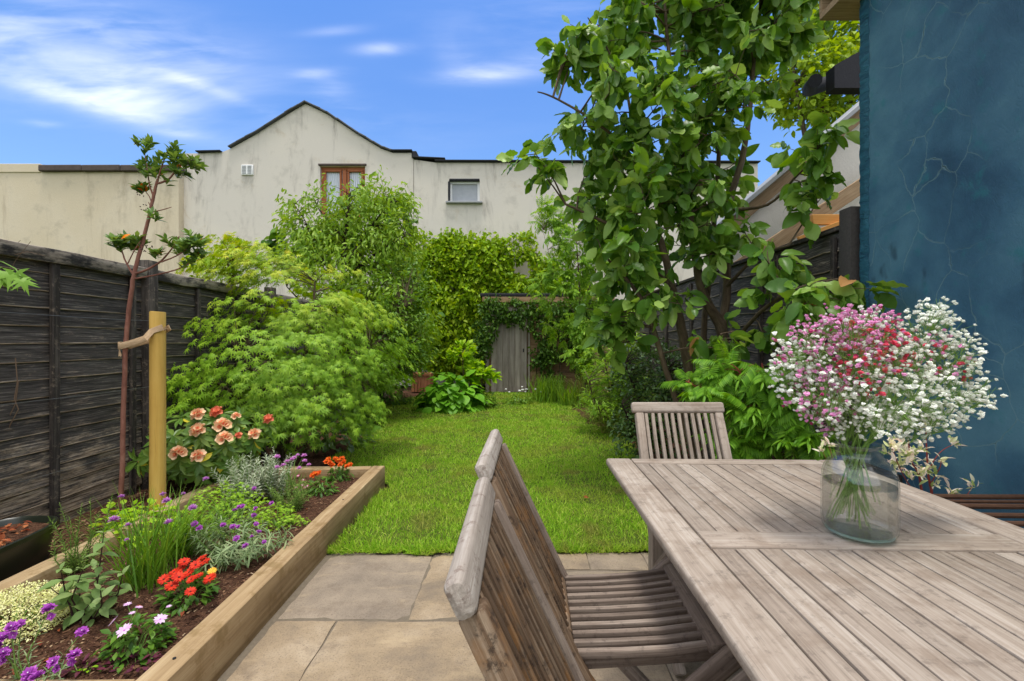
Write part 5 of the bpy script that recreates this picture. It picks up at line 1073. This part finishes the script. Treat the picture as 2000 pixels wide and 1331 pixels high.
# --- sumac in the planter, right
th = thing('sumac_shrub', 'bright green shrub with finely cut drooping fern-like leaves, behind the pale chair', 'shrub', (1.93, 3.2, .43)); m = MB()
lp = limb_tubes(m, [[(1520, 905, 3.2, .016), (1500, 830, 3.15, .013), (1470, 770, 3.1, .009), (1440, 720, 3.1, .005)], [(1525, 905, 3.2, .014), (1500, 760, 3.2, .01), (1488, 710, 3.2, .005)], [(1518, 905, 3.1, .014), (1540, 840, 3.0, .009), (1570, 800, 2.95, .005)], [(1515, 905, 3.2, .014), (1440, 830, 3.2, .01), (1380, 770, 3.3, .006), (1340, 745, 3.3, .004)], [(1522, 905, 3.1, .012), (1545, 870, 2.95, .008), (1560, 870, 2.9, .004)]])
tp, cen = blob_points([(1440, 730, 3.15, 42, 28, .22), (1490, 740, 3.15, 40, 38, .22), (1385, 755, 3.3, 45, 24, .22), (1470, 800, 3.05, 60, 26, .25), (1540, 800, 3.0, 36, 30, .2), (1530, 850, 2.9, 36, 22, .15), (1440, 850, 3.1, 30, 20, .15), (1350, 750, 3.3, 14, 14, .1)], 48, 2)
dirs = twigs(m, tp, lp, .004, .0015, .06); m.build('stem', M['stem_red'], th, True, 60)
Mx, T = leaves_at(tp, dirs*np.array([1, 1, .4]), 8, .03, .5, .85, .35, 1.1, (.13, .22)); scatter('foliage', SUMAC, Mx, T, M['sumac'], th)
# --- variegated willow by the blue wall
th = thing('variegated_willow', 'slender shrub of red twigs with cream and pink variegated leaves, by the blue wall', 'shrub', (1.8, 2.08, 0)); m = MB()
wl_ = [[(1800, 1240, 2.05, .008), (1820, 1000, 2.05, .006), (1812, 920, 2.05, .004), (1808, 830, 2.05, .002)], [(1810, 1240, 2.05, .007), (1800, 960, 2.0, .005), (1780, 900, 2.0, .003), (1770, 830, 2.0, .002)], [(1812, 920, 2.05, .003), (1835, 885, 2.05, .002), (1862, 868, 2.05, .0015)], [(1815, 950, 2.05, .003), (1835, 915, 2.0, .002), (1838, 900, 2.0, .0015)], [(1820, 1000, 2.05, .003), (1880, 975, 2.0, .002), (1900, 948, 2.0, .0015)], [(1800, 980, 2.0, .003), (1765, 930, 1.95, .002), (1740, 870, 1.95, .0015)], [(1830, 1020, 2.0, .003), (1856, 990, 1.98, .002), (1860, 965, 1.98, .0015)],
        [(1800, 1000, 2.05, .004), (1660, 960, 2.3, .003), (1618, 868, 2.4, .0015)], [(1660, 960, 2.3, .003), (1625, 920, 2.4, .002), (1606, 880, 2.4, .0015)]]
lp = limb_tubes(m, wl_, 5); m.build('stems', M['stem_red'], th)
tp = np.concatenate([np.array([P(*q[-1][:3]) for q in wl_ for _ in range(2)]), blob_points([(1780, 900, 2.0, 26, 55, .1), (1825, 925, 2.03, 22, 30, .08), (1750, 880, 1.97, 22, 40, .08)], 36, 1.5)[0]])
Mx, T = leaves_at(tp, np.tile(np.array([[.1, -.1, 1.0]]), (len(tp), 1)), 7, .016, .6, .8, .0, .5, (.022, .046)); scatter('foliage', LANCE, Mx, T, M['variegated'], th)

# --- young strawberry tree tied to the stake
th = thing('arbutus_tree', 'young thin red barked tree with tufts of leathery leaves, tied to the stake', 'tree', P(237, 975, 3.03)); m = MB()
ar = [[(236, 990, 3.03, .0155), (240, 860, 3.03, .015), (243, 730, 3.03, .0145), (248, 640, 3.03, .014), (258, 560, 3.03, .013), (268, 510, 3.03, .0115), (280, 470, 3.03, .011), (292, 420, 3.03, .010), (302, 375, 3.03, .009), (308, 350, 3.03, .007)],
      [(263, 535, 3.03, .008), (285, 528, 3.0, .007), (315, 510, 2.98, .006), (340, 480, 2.97, .004), (350, 462, 2.96, .003)], [(315, 512, 2.98, .005), (345, 500, 2.96, .004), (375, 480, 2.95, .003), (400, 465, 2.95, .002)], [(262, 545, 3.03, .006), (310, 536, 3.0, .005), (350, 525, 2.98, .004), (385, 505, 2.97, .002)], [(262, 540, 3.03, .007), (245, 510, 3.05, .005), (238, 490, 3.06, .004), (230, 475, 3.06, .002)], [(250, 515, 3.04, .004), (262, 490, 3.0, .003), (275, 470, 3.0, .002)],
      [(305, 360, 3.03, .007), (330, 350, 3.02, .006), (350, 325, 3.02, .004), (375, 312, 3.02, .003)], [(300, 385, 3.03, .006), (292, 360, 3.03, .004), (286, 320, 3.03, .003), (280, 285, 3.03, .002)], [(308, 352, 3.03, .005), (318, 320, 3.0, .004), (328, 295, 3.0, .002)], [(298, 405, 3.03, .004), (292, 385, 3.05, .003), (280, 370, 3.05, .002)], [(297, 415, 3.03, .004), (318, 410, 3.0, .003), (335, 405, 3.0, .002)], [(296, 410, 3.03, .003), (290, 395, 3.02, .002)]]
lp = limb_tubes(m, ar, 8); m.build('trunk', M['bark_red'], th, True, 60)
tp = blob_points([(285, 280, 3.03, 15, 22, .06), (293, 318, 3.03, 18, 24, .07), (330, 310, 3.0, 20, 26, .07), (365, 320, 3.02, 24, 16, .07), (310, 345, 3.02, 22, 18, .07), (345, 345, 3.02, 18, 12, .05), (275, 372, 3.05, 14, 9, .04), (285, 395, 3.04, 10, 10, .04), (342, 400, 3.0, 18, 14, .05), (245, 478, 3.05, 32, 14, .08), (270, 470, 3.0, 14, 8, .05), (345, 478, 2.97, 20, 18, .07), (380, 475, 2.95, 32, 20, .1), (325, 500, 2.98, 20, 10, .06), (395, 500, 2.95, 18, 12, .06), (362, 515, 2.97, 18, 10, .05), (300, 425, 3.0, 6, 5, .02)], 88, 2)[0]
m2 = MB(); near = lp[np.argmin(np.linalg.norm(tp[:, None]-lp[None], axis=2), 1)]; d = nrm(tp-near+np.array([0, 0, .09])+rdir(len(tp))*.02)
k = 10; az = np.tile(np.arange(k)*2.399, len(tp)); d0 = np.repeat(d, k, 0); n_ = len(az); a_ = nrm(np.cross(d0, np.array([.3, .2, .4]))); b_ = np.cross(d0, a_)
D = nrm(a_*np.cos(az)[:, None]+b_*np.sin(az)[:, None]+d0*ru(.3, 1.7, n_)[:, None]); scatter('crown', OBOV, frames(D, d0+rdir(n_)*.15, ru(.048, .076, n_), ru(.04, .06, n_)), np.repeat(tp, k, 0)-d0*ru(-.01, .03, n_)[:, None], M['arbutus'], th)
for bx_, by_ in ((272, 280), (276, 378), (280, 405), (375, 318), (290, 480), (282, 485), (215, 470)): scatter('berries', ICO, np.tile(np.eye(3)*.0045, (9, 1, 1)), np.array(P(bx_, by_, 3.0))+rdir(9)*.022, M['stem_dark'], th)

# --- rhododendron with peach flowers
RC = (-2.62, 3.86, .10)
rh = thing('rhododendron', 'rhododendron with peach and coral flower trusses, between the stake and the maple', 'shrub', RC); m = MB()
fx = [(350, 887, 3.5, 'p', 1.0), (388, 893, 3.5, 'p', .9), (388, 842, 3.6, 'p', .95), (440, 858, 3.6, 'p', 1.0), (387, 812, 3.65, 'p', .9), (424, 806, 3.75, 'c', .8), (436, 833, 3.7, 'p', 1.1), (497, 850, 3.75, 'p', .85), (525, 820, 3.8, 'c', .7), (462, 814, 3.8, 'p', .6), (466, 852, 3.75, 'c', .5)]
tp = blob_points([(420, 860, 3.8, 110, 60, .45), (480, 850, 3.85, 60, 45, .35), (350, 880, 3.6, 70, 50, .3), (290, 900, 3.5, 30, 34, .2), (430, 910, 3.6, 80, 40, .25), (520, 850, 3.85, 30, 20, .2), (340, 820, 3.8, 40, 25, .2)], 105, 2.6)[0]
tp = tp[(tp[:, 0] > -2.9) & (tp[:, 2] > .16)]; tp = np.concatenate([tp, [P(x_, y_+4, d_-.13)-V3(0, 0, .03) for x_, y_, d_, _, _ in fx]])
lp = np.array([tuple(Vector(RC)+V3(U(-.08, .08), U(-.08, .08), U(.0, .22))) for _ in range(24)]); dirs = twigs(m, tp, lp, .010, .004, .05, sides=6); m.build('stems', M['bark'], rh)
k = 10; az = np.tile(np.arange(k)*2.399, len(tp)); d0 = np.repeat(dirs, k, 0); n_ = len(az); a_ = nrm(np.cross(d0, np.array([.3, .2, 1.]))); b_ = np.cross(d0, a_)
D = nrm(a_*np.cos(az)[:, None]+b_*np.sin(az)[:, None]+d0*ru(-.25, .55, n_)[:, None]+np.array([0, 0, -.08])); scatter('foliage', OBOV, frames(D, d0+rdir(n_)*.2, ru(.085, .135, n_), ru(.06, .085, n_)), np.repeat(tp, k, 0)-d0*ru(0, .02, n_)[:, None], M['rhodo'], rh)
FLORET = merge([xf(leaf([.12, .26, .40, .46, .36, .12], .10, -.10, .10), 38, 0, 72*i, (.62, .62, .62)) for i in range(5)]); TRUSS = petal_ball(11, xf(FLORET, -90, 0, 0, (1, 1, 1), (0, .45, 0)), 5, .45); TR2 = petal_ball(11, xf(FLORET, -90, 0, 0, (.40, .40, .40), (0, .50, 0)), 5, .45)
def heads(parent, tm, items, mats, name='flower', seed=1):
    """every flower head its own object: items = (position, size, material key, facing)"""
    cache = {}
    for i, (p, s, key, up) in enumerate(items):
        me = cache.get(key)
        if me is None:
            o = np_mesh(name, tm[0], [f for f in (tm[1], tm[2]) if len(f)], M[key]); cache[key] = o.data; o.parent = parent
        else: o = link(name, me, parent)
        o.location = Vector(p)-world_loc(parent); o.scale = (s, s, s*.95); q = Vector(up).to_track_quat('Z', 'Y'); o.rotation_euler = (q @ Euler((0, 0, (i*2.1) % 6.28)).to_quaternion()).to_euler()
heads(rh, TRUSS, [(P(x_, y_, d_-.14), .062*s_, 'p_peach' if kd == 'p' else 'p_coral', (.05, -.7, .8)) for x_, y_, d_, kd, s_ in fx], None, 'flower_truss')
heads(rh, TR2, [(P(x_, y_, d_-.14)+V3(0, -.004, .004), .062*s_, 'p_coral', (.05, -.7, .8)) for x_, y_, d_, kd, s_ in fx], None, 'flower_throat')
# ------------------------------------------------------------------ plants of the raised bed
def W(x, y, z=.122): return G(x, y, z)
def heads2(parent, tm, items, key, eye=None, name='flower', ez=.0, es=.28):
    """flower heads as objects sharing one mesh, with an eye of a second material"""
    V, T3, Q4 = tm; F = [f for f in (T3, Q4) if len(f)]; mi = [np.zeros(len(f), int) for f in F]; mats = [M[key]]
    if eye:
        V = np.concatenate([V, BUD[0]*np.array([es, es, es*.7])+np.array([0, 0, ez])]); F = F+[BUD[1]+len(tm[0])]; mi = mi+[np.ones(len(BUD[1]), int)]; mats.append(M[eye])
    me = None
    for p, s, up in items:
        if me is None: o = np_mesh(name, V, F, None, None, True, None, mats, np.concatenate(mi)); me = o.data; o.parent = parent
        else: o = link(name, me, parent)
        o.location = Vector(p)-world_loc(parent); o.scale = (s, s, s); q = Vector(up).to_track_quat('Z', 'Y'); o.rotation_euler = (q @ Euler((0, 0, U(0, 6.28))).to_quaternion()).to_euler()
def ring(n, base, tilt, seed=1, rows=1):
    rg = np.random.default_rng(seed); ts = []
    for r_ in range(rows):
        for i in range(n): s = rg.uniform(.9, 1.06)*(1-.25*r_); ts.append(xf(base, tilt+rg.uniform(-7, 7)+r_*22, 0, 360*(i+.5*r_)/n+rg.uniform(-5, 5), (s, s, s)))
    return merge(ts)
DAISY = merge([ring(16, leaf([.05, .12, .16, .14, .0], .08, .16), 8, 2), ring(12, leaf([.05, .12, .16, .14, .0], .08, .1), 20, 3)]); DAISY1 = ring(11, leaf([.05, .13, .18, .17, .0], .08, .08), 12, 4)
POM = petal_ball(54, leaf([.03, .10, .13, .0], .1, .1), 6, .35); POM4 = petal_ball(26, leaf([.06, .30, .38, .26, .0], .15, .25, .05), 8, .5)
def stalks(name, label, cat, c, tips, tmpl, mat, stem, pitch, ln, up=.5, per=2, thin=.003, wd=None, t0=.12, droop=0.0, grow=-.2, twist=90, jit=.25, bend=.03, group=None):
    """upright stems (tips: points in the photograph with a distance, or vectors) with leaves in pairs or whorls"""
    c = Vector(c); th = thing(name, label, cat, c, 0, group); m = MB(); Ds, Ns, Ts, Ls = [], [], [], []
    for tp_ in tips:
        b = Vector(tp_); a = c+V3((b.x-c.x)*.35, (b.y-c.y)*.35, -.01); md = a.lerp(b, .5)+V3((b.x-c.x)*-.08+U(-bend, bend), U(-bend, bend), .0); L_ = (b-a).length
        m.tube([a, a.lerp(md, .5), md, md.lerp(b, .6), b], [thin, thin*.95, thin*.85, thin*.65, thin*.4], 6); nn = max(3, int(L_*(1-t0)/pitch)); ph = U(0, 360)
        for j in range(nn):
            t_ = t0+(1-t0)*(j+U(-.15, .15)*.6)/(nn-1); p = a.lerp(md, t_*2) if t_ < .5 else md.lerp(b, min(1, t_*2-1)); ax = (b-md).normalized(); u_ = ax.cross(V3(.3, .9, .1)).normalized(); v_ = ax.cross(u_)
            for q in range(per):
                g = R(ph+j*twist+q*360/per+U(-14, 14)); rad = u_*math.cos(g)+v_*math.sin(g); d = rad+ax*(up+(.8 if t_ > .93 else 0))+V3(U(-jit, jit), U(-jit, jit), U(-jit, jit)-droop)
                Ds.append(tuple(d)); Ns.append(tuple(ax*1.0+rad*-.25+V3(0, 0, .5))); Ts.append(tuple(p)); Ls.append(U(*ln)*(1+grow*(2*t_-1))*(.55 if t_ > .93 else 1))
    m.build('stems', M[stem], th, True, 60); Ls = np.array(Ls)
    scatter('foliage', tmpl, frames(np.array(Ds), np.array(Ns), Ls, Ls if wd is None else Ls*wd), np.array(Ts), M[mat], th); return th
def fan(c, n, rx, ry, h0, h1):
    c = Vector(c); out = []
    for i in range(n):
        a = U(0, 6.283); q = math.sqrt(U(0, 1)); out.append(c+V3(rx*q*math.cos(a), ry*q*math.sin(a), U(h0, h1)*(1-.35*q)))
    return out
def stemlets(parent, pts, foot, mat='stem', r=.0016):
    m = MB()
    for p in pts:
        a = Vector(foot)+V3(U(-.03, .03), U(-.03, .03), 0); p = Vector(p); m.tube([a, a.lerp(p, .55)+V3(0, 0, .03), p], [r*1.2, r, r*.8], 5, False)
    m.build('flower_stems', M[mat], parent)
# pale thyme cushion
c = W(34, 1222); th = mound('thyme_cushion', 'cushion of tiny cream edged leaves at the near left corner of the bed', 'herb', c, .185, .19, .155, 6500, SIMPLE, (.006, .0115), M['thyme'], rnd=.9, droop=-.3, nst=30)
# dark stemmed mint
c = W(165, 1205); B = [P(*q) for q in ((203, 1040, 1.9), (162, 1112, 1.88), (118, 1112, 1.86), (100, 1150, 1.84), (185, 1108, 1.96), (240, 1120, 1.95), (140, 1120, 1.95), (196, 1150, 1.84), (215, 1165, 1.98), (175, 1180, 1.82))]
stalks('mint_plant', 'tall mint with dark purple stems and broad grey green leaves, beside the cream cushion', 'herb', c, B, leaf([.03, .19, .25, .22, .12, .0], .12, .30, .04), 'mint', 'stem_dark', .038, (.048, .082), .35, 2, .0034, t0=.15, droop=.2, grow=.05)
# rosemary
c = W(150, 1112); B = [P(x_, y_, d_) for x_, y_, d_ in ((95, 1010, 2.25), (117, 985, 2.3), (135, 1010, 2.35), (160, 985, 2.35), (176, 975, 2.4), (194, 1000, 2.4), (220, 965, 2.45), (150, 1040, 2.3), (120, 1060, 2.25), (185, 1040, 2.4), (205, 1030, 2.45), (170, 1070, 2.3), (140, 1075, 2.3), (105, 1050, 2.2), (228, 1010, 2.45))]
stalks('rosemary_bush', 'feathery upright rosemary with needle leaves, beside the dark trough', 'herb', c, B, NARROW, 'rosemary', 'stem', .0085, (.018, .034), .75, 3, .0022, t0=.06, twist=62, grow=-.3)
# chives with mauve pompoms
c = W(288, 1142); ch = blades('chive_clump', 'tall clump of fine green chives with mauve pompom flowers, in the middle of the bed', 'herb', c, 135, .46, .046, M['chive'], .50, .0066, curl=.26, flat=1.25)
hd = [(222, 1014, 2.1, .021), (250, 1024, 2.12, .014), (330, 1019, 2.15, .018), (326, 977, 2.25, .018), (377, 991, 2.3, .019), (237, 968, 2.15, .012), (318, 964, 2.3, .013), (248, 1052, 2.05, .009), (402, 934, 2.4, .014), (358, 962, 2.35, .009)]
pts = [P(x_, y_, d_) for x_, y_, d_, s_ in hd]; stemlets(ch, pts, c, 'chive', .0017); heads2(ch, POM, [(p-V3(0, 0, .008), q[3]*1.25, (U(-.2, .2), U(-.3, .1), 1)) for p, q in zip(pts, hd)], 'p_chive', None)
blades('chive_clump', 'shorter flowerless clump of chives leaning right behind the flowering one', 'herb', W(345, 1085), 170, .36, .06, M['chive'], .5, .007, (.25, .1, 0), curl=.35)
# lime green lady's mantle behind
mound('lime_leaf_plant', 'low lime green leafy plant at the back of the chives, against the left sleeper', 'plant', W(285, 1040), .22, .20, .17, 120, BROAD, (.035, .06), M['lime_leaf'], rnd=.5, droop=0)
mound('lime_leaf_plant', 'low lime green leafy plant growing outside the bed between the stake and the thin trunk', 'plant', (-2.5, 2.92, .08), .12, .12, .2, 60, BROAD, (.035, .06), M['lime_leaf'], rnd=.5, droop=0)
# red african daisies
c = W(368, 1172, .12); rd = mound('red_daisy_plant', 'compact plant crowned with red orange daisies and one yellow bloom', 'flowers', c, .105, .10, .12, 170, OBOV, (.028, .05), M['low_leaf'], rnd=.6)
hd = [(335, 1145, 1.98, .030), (350, 1128, 2.0, .030), (372, 1180-24, 1.92, .024), (320, 1132, 2.0, .026), (345, 1122, 2.03, .028), (370, 1118, 2.02, .026), (388, 1125, 1.99, .024), (360, 1098, 2.08, .028), (382, 1104, 2.04, .026), (400, 1098, 2.08, .026), (394, 1091, 2.1, .026), (410, 1130, 1.99, .030), (340, 1118, 2.06, .024), (374, 1132, 1.97, .022), (358, 1106, 2.08, .024)]
pts = [P(x_, y_, d_) for x_, y_, d_, _ in hd]; stemlets(rd, pts, c); heads2(rd, DAISY, [(p, q[3]*.95, (U(-.35, .35), U(-.65, -.1), .9)) for p, q in zip(pts, hd)], 'p_red', 'dark_eye', ez=.08, es=.2)
heads2(rd, DAISY, [(P(414, 1116, 2.04), .020, (.2, -.4, .9))], 'yellow', 'yellow', 'yellow_flower', .03, .2)
# pale pink osteospermum
c = W(265, 1268, .12); od = mound('pink_daisy_plant', 'low green plant with a few pale pink daisies, near the front of the bed', 'flowers', c, .115, .10, .125, 210, OBOV, (.024, .046), M['low_leaf'], rnd=.65)
hd = [(313, 1210, 1.74, .027, (.3, -.3, 1)), (243, 1232, 1.66, .030, (-.1, -.5, .9)), (222, 1214, 1.7, .024, (-.7, -.3, .7)), (249, 1181, 1.76, .016, (0, 0, 1)), (271, 1187, 1.78, .016, (.2, .3, 1)), (258, 1198, 1.74, .013, (0, 0, 1)), (330, 1185, 1.8, .012, (0, 0, 1))]
pts = [P(*q[:3]) for q in hd]; stemlets(od, pts, c); heads2(od, DAISY1, [(p, q[3]*.9, q[4]) for p, q in zip(pts, hd)], 'p_pinkw', 'p_purple', ez=.02, es=.16)
# purple wallflower at the near corner, flowers leaning in from below the frame
c = V3(-1.62, 1.535, .12); pts_px = [(95, 1192, 1.52), (22, 1228, 1.5), (6, 1248, 1.5), (6, 1278, 1.48), (145, 1282, 1.5), (106, 1294, 1.48), (58, 1318, 1.46), (72, 1325, 1.44), (160, 1236, 1.62), (40, 1222, 1.56)]
B = [P(*q) for q in pts_px]; er = stalks('purple_wallflower', 'leggy purple wallflower leaning over the front sleeper at the near corner', 'flowers', c, B, NARROW, 'wallflower', 'stem', .013, (.02, .035), .8, 2, .0024, t0=.1, twist=70)
heads2(er, POM4, [(p, U(.019, .025), (U(-.3, .3), U(-.7, 0), .8)) for p in B]+[(p+V3(U(-.015, .015), .0, -.02), .014, (U(-.5, .5), -.8, .3)) for p in B[:7]], 'p_purple', 'white_p', ez=.55, es=.10)
# silver leaved purple wallflower
c = W(462, 1092); B = fan(c, 34, .29, .22, .12, .27); ew = stalks('silver_wallflower', 'spreading grey green wallflower with small violet flowers, against the right sleeper', 'flowers', c, B, NARROW, 'wallflower', 'stem', .014, (.035, .065), .45, 3, .0024, t0=.25, twist=67, droop=.1, grow=.1)
hd = [(462, 1053, 2.28), (480, 1068, 2.22), (492, 1050, 2.3), (516, 1060, 2.3), (466, 1030, 2.4), (380, 1024, 2.3), (390, 1033, 2.3), (455, 1030, 2.35), (458, 998, 2.5), (468, 992, 2.5), (474, 990, 2.5), (496, 1008, 2.6), (436, 1027, 2.4), (500, 994, 2.6), (531, 984, 2.65), (496, 955, 2.7), (505, 1040, 2.35), (500, 1025, 2.4)]
pts = [P(*q) for q in hd]; stemlets(ew, pts, c+V3(0, 0, .08), 'stem', .0013); heads2(ew, POM4, [(p, U(.013, .02), (U(-.3, .3), U(-.7, 0), .8)) for p in pts], 'p_purple', 'p_lilac', ez=.5, es=.2)
# parsley
mound('parsley_plant', 'bright yellow green frothy parsley at the middle of the bed', 'herb', W(440, 1022), .27, .25, .26, 820, STAR, (.016, .03), M['parsley'], rnd=.7, droop=0, nst=40)
mound('parsley_plant', 'smaller yellow green parsley tuft near the right sleeper', 'herb', W(540, 1026), .13, .12, .15, 260, STAR, (.015, .027), M['parsley'], rnd=.7, droop=0, nst=24)
mound('parsley_plant', 'flat sprig of yellow green parsley lying towards the right sleeper', 'herb', W(572, 1022), .11, .07, .05, 90, STAR, (.014, .024), M['parsley'], rnd=.7, droop=0, nst=10)
# silver lavender
c = W(478, 985); stalks('lavender_bush', 'silvery grey lavender bush in front of the peach flowered shrub', 'herb', c, fan(c, 40, .21, .18, .24, .44), NARROW, 'silver', 'stem', .012, (.03, .05), .75, 3, .0026, wd=1.5, t0=.18, twist=60)
c = W(535, 975); stalks('lavender_bush', 'second silvery lavender, its tips just below the spotlight', 'herb', c, fan(c, 26, .15, .14, .26, .44), NARROW, 'silver', 'stem', .012, (.03, .05), .75, 3, .0026, wd=1.5, t0=.18, twist=60)
# thrift with pink pompoms
c = W(568, 995); tf = stalks('thrift_plant', 'bushy green plant with lilac pink pompoms on long stems, left of the orange flowers', 'flowers', c, fan(c, 34, .17, .15, .16, .33), NARROW, 'rosemary', 'stem', .012, (.018, .03), .7, 3, .002, t0=.1, twist=70)
hd = [(541, 891, 3.1), (570, 896, 3.2), (575, 893, 3.25), (582, 888, 3.3), (594, 889, 3.3), (595, 899, 3.25), (603, 907, 3.25), (541, 911, 3.0), (554, 907, 3.05), (585, 913, 3.2), (561, 900, 3.2)]
pts = [P(*q) for q in hd]; stemlets(tf, pts, c+V3(0, 0, .15), 'stem', .0015); heads2(tf, POM, [(p-V3(0, 0, .01), U(.018, .023), (U(-.2, .2), -.2, 1)) for p in pts], 'p_thrift')
# magenta and white small flowers
c = W(588, 965); dn = mound('pink_daisy_plant', 'small plant with dark pink and white button flowers, between the pompoms and the orange flowers', 'flowers', c, .12, .10, .10, 160, OBOV, (.02, .035), M['rosemary'], rnd=.6)
hd = [(578, 953, 3.35), (590, 948, 3.4), (596, 953, 3.4), (600, 950, 3.4), (592, 938, 3.5), (588, 957, 3.35), (582, 930, 3.5)]; heads2(dn, DAISY1, [(P(*q), .016, (U(-.3, .3), -.4, 1)) for q in hd], 'p_magenta', 'white_p', ez=.03, es=.45)
# orange wallflowers
for lab, (bx_, by_), hd in (('low plant with dense bright orange flowers by the far corner of the bed', (662, 936), [(638, 903, 3.85), (645, 905, 3.8), (650, 910, 3.8), (660, 901, 3.9), (665, 909, 3.8), (672, 904, 3.85), (678, 912, 3.8), (684, 909, 3.85), (655, 897, 3.9), (642, 898, 3.9), (668, 897, 3.9)]),
                           ('small plant with one orange flower head, before the denser orange one', (628, 962), [(611, 930, 3.55), (618, 927, 3.55), (624, 925, 3.58), (614, 926, 3.6)])):
    c = W(bx_, by_); ow = mound('orange_wallflower', lab, 'flowers', c, .10, .09, .12, 120, LANCE, (.035, .06), M['low_leaf'], rnd=.6); pts = [P(*q) for q in hd]; stemlets(ow, pts, c+V3(0, 0, .05)); heads2(ow, POM4, [(p, U(.024, .032), (U(-.4, .4), -.5, .8)) for p in pts], 'p_orange', 'yellow', ez=.5, es=.22)
# purple bugle and seedlings
for lab, (x_, y_), n_, r_ in (('flat patch of dark purple leaves below the pale pink daisies', (262, 1300), 70, .10), ('small patch of dark purple leaves near the front sleeper', (155, 1306), 40, .06)):
    mound('bugle_patch', lab, 'plant', W(x_, y_, .12), r_, r_*.5, .03, n_, OBOV, (.018, .032), M['bugle'], droop=0, nst=4)
for lab, (x_, y_) in (('tiny green seedling by the right sleeper near the pale pink daisies', (318, 1257)), ('tiny green seedling beside the front sleeper', (172, 1312))):
    mound('seedling', lab, 'plant', W(x_, y_, .12), .02, .02, .018, 9, OBOV, (.014, .02), M['parsley'], droop=0, nst=4)
k = 60; x = ru(-2.25, -1.25, k); y = 1.52+2.3*ru(0, 1, k)**1.3; V, F4 = arrays(SIMPLE, frames(rdir(k)*np.array([1, 1, .2]), rdir(k)*.4+UP, ru(.015, .035, k)), np.stack([x, y, bed_h(x, y)+.012], -1)); tag(np_mesh('fallen_leaves', V, F4, M['dead']), 'tan fallen leaves scattered on the bed soil', 'fallen leaves', kind='stuff')
lf1 = W(1140, 972, .03); V, F4 = arrays(leaf5([.02, .2, .3, .26, .1, .0], .5, .3), frames(np.array([[1, .3, .1]]), np.array([[.2, -.5, 1]]), np.array([.05])), np.array([tuple(lf1)])); tag(np_mesh('fallen_leaf', V, F4, M['dead']), 'single tan fallen leaf lying in the middle of the lawn', 'leaf')
# hop leaves and dry stems on the fence at the left edge
th = thing('hop_vine', 'spray of lobed green vine leaves hanging on the left fence with dry stems', 'climber', (-2.93, 2.6, 1.55)); m = MB()
a = P(-30, 505, 2.55); m.tube([a, P(5, 512, 2.55), P(30, 525, 2.55), P(40, 540, 2.52)], .003, 5)
for q in ((0, 520, 40, 470), (2, 560, 60, 472), (20, 500, 88, 500), (10, 470, -20, 540)): dr = MB(); dr.tube([P(q[0], q[1], 2.68), P((q[0]+q[2])/2, (q[1]+q[3])/2-8, 2.68), P(q[2], q[3], 2.7)], .0016, 4); dr.build('dry_stem', M['twig'], th)
for q in ([(30, 700), (34, 745), (28, 780), (36, 800), (20, 830), (6, 870)], [(36, 745), (30, 790), (14, 822), (8, 850)], [(10, 985), (2, 1000), (-10, 1010)]): dr = MB(); dr.tube([P(x_, y_, 2.7) for x_, y_ in q], .003, 5); dr.build('dry_stem', M['twig'], th)
m.build('stem', M['stem'], th)
tp = np.array([P(x_, y_, d_) for x_, y_, d_ in ((8, 530, 2.52), (20, 535, 2.5), (40, 545, 2.5), (45, 550, 2.48), (-10, 540, 2.5), (5, 545, 2.5), (30, 530, 2.52), (-20, 525, 2.5))]); n_ = len(tp)
scatter('leaves', star(5), frames(np.tile([[.35, -.3, -.9]], (n_, 1))+rdir(n_)*.3, np.tile([[.5, -.7, .5]], (n_, 1))+rdir(n_)*.3, ru(.09, .13, n_)), tp, M['hop'], th)
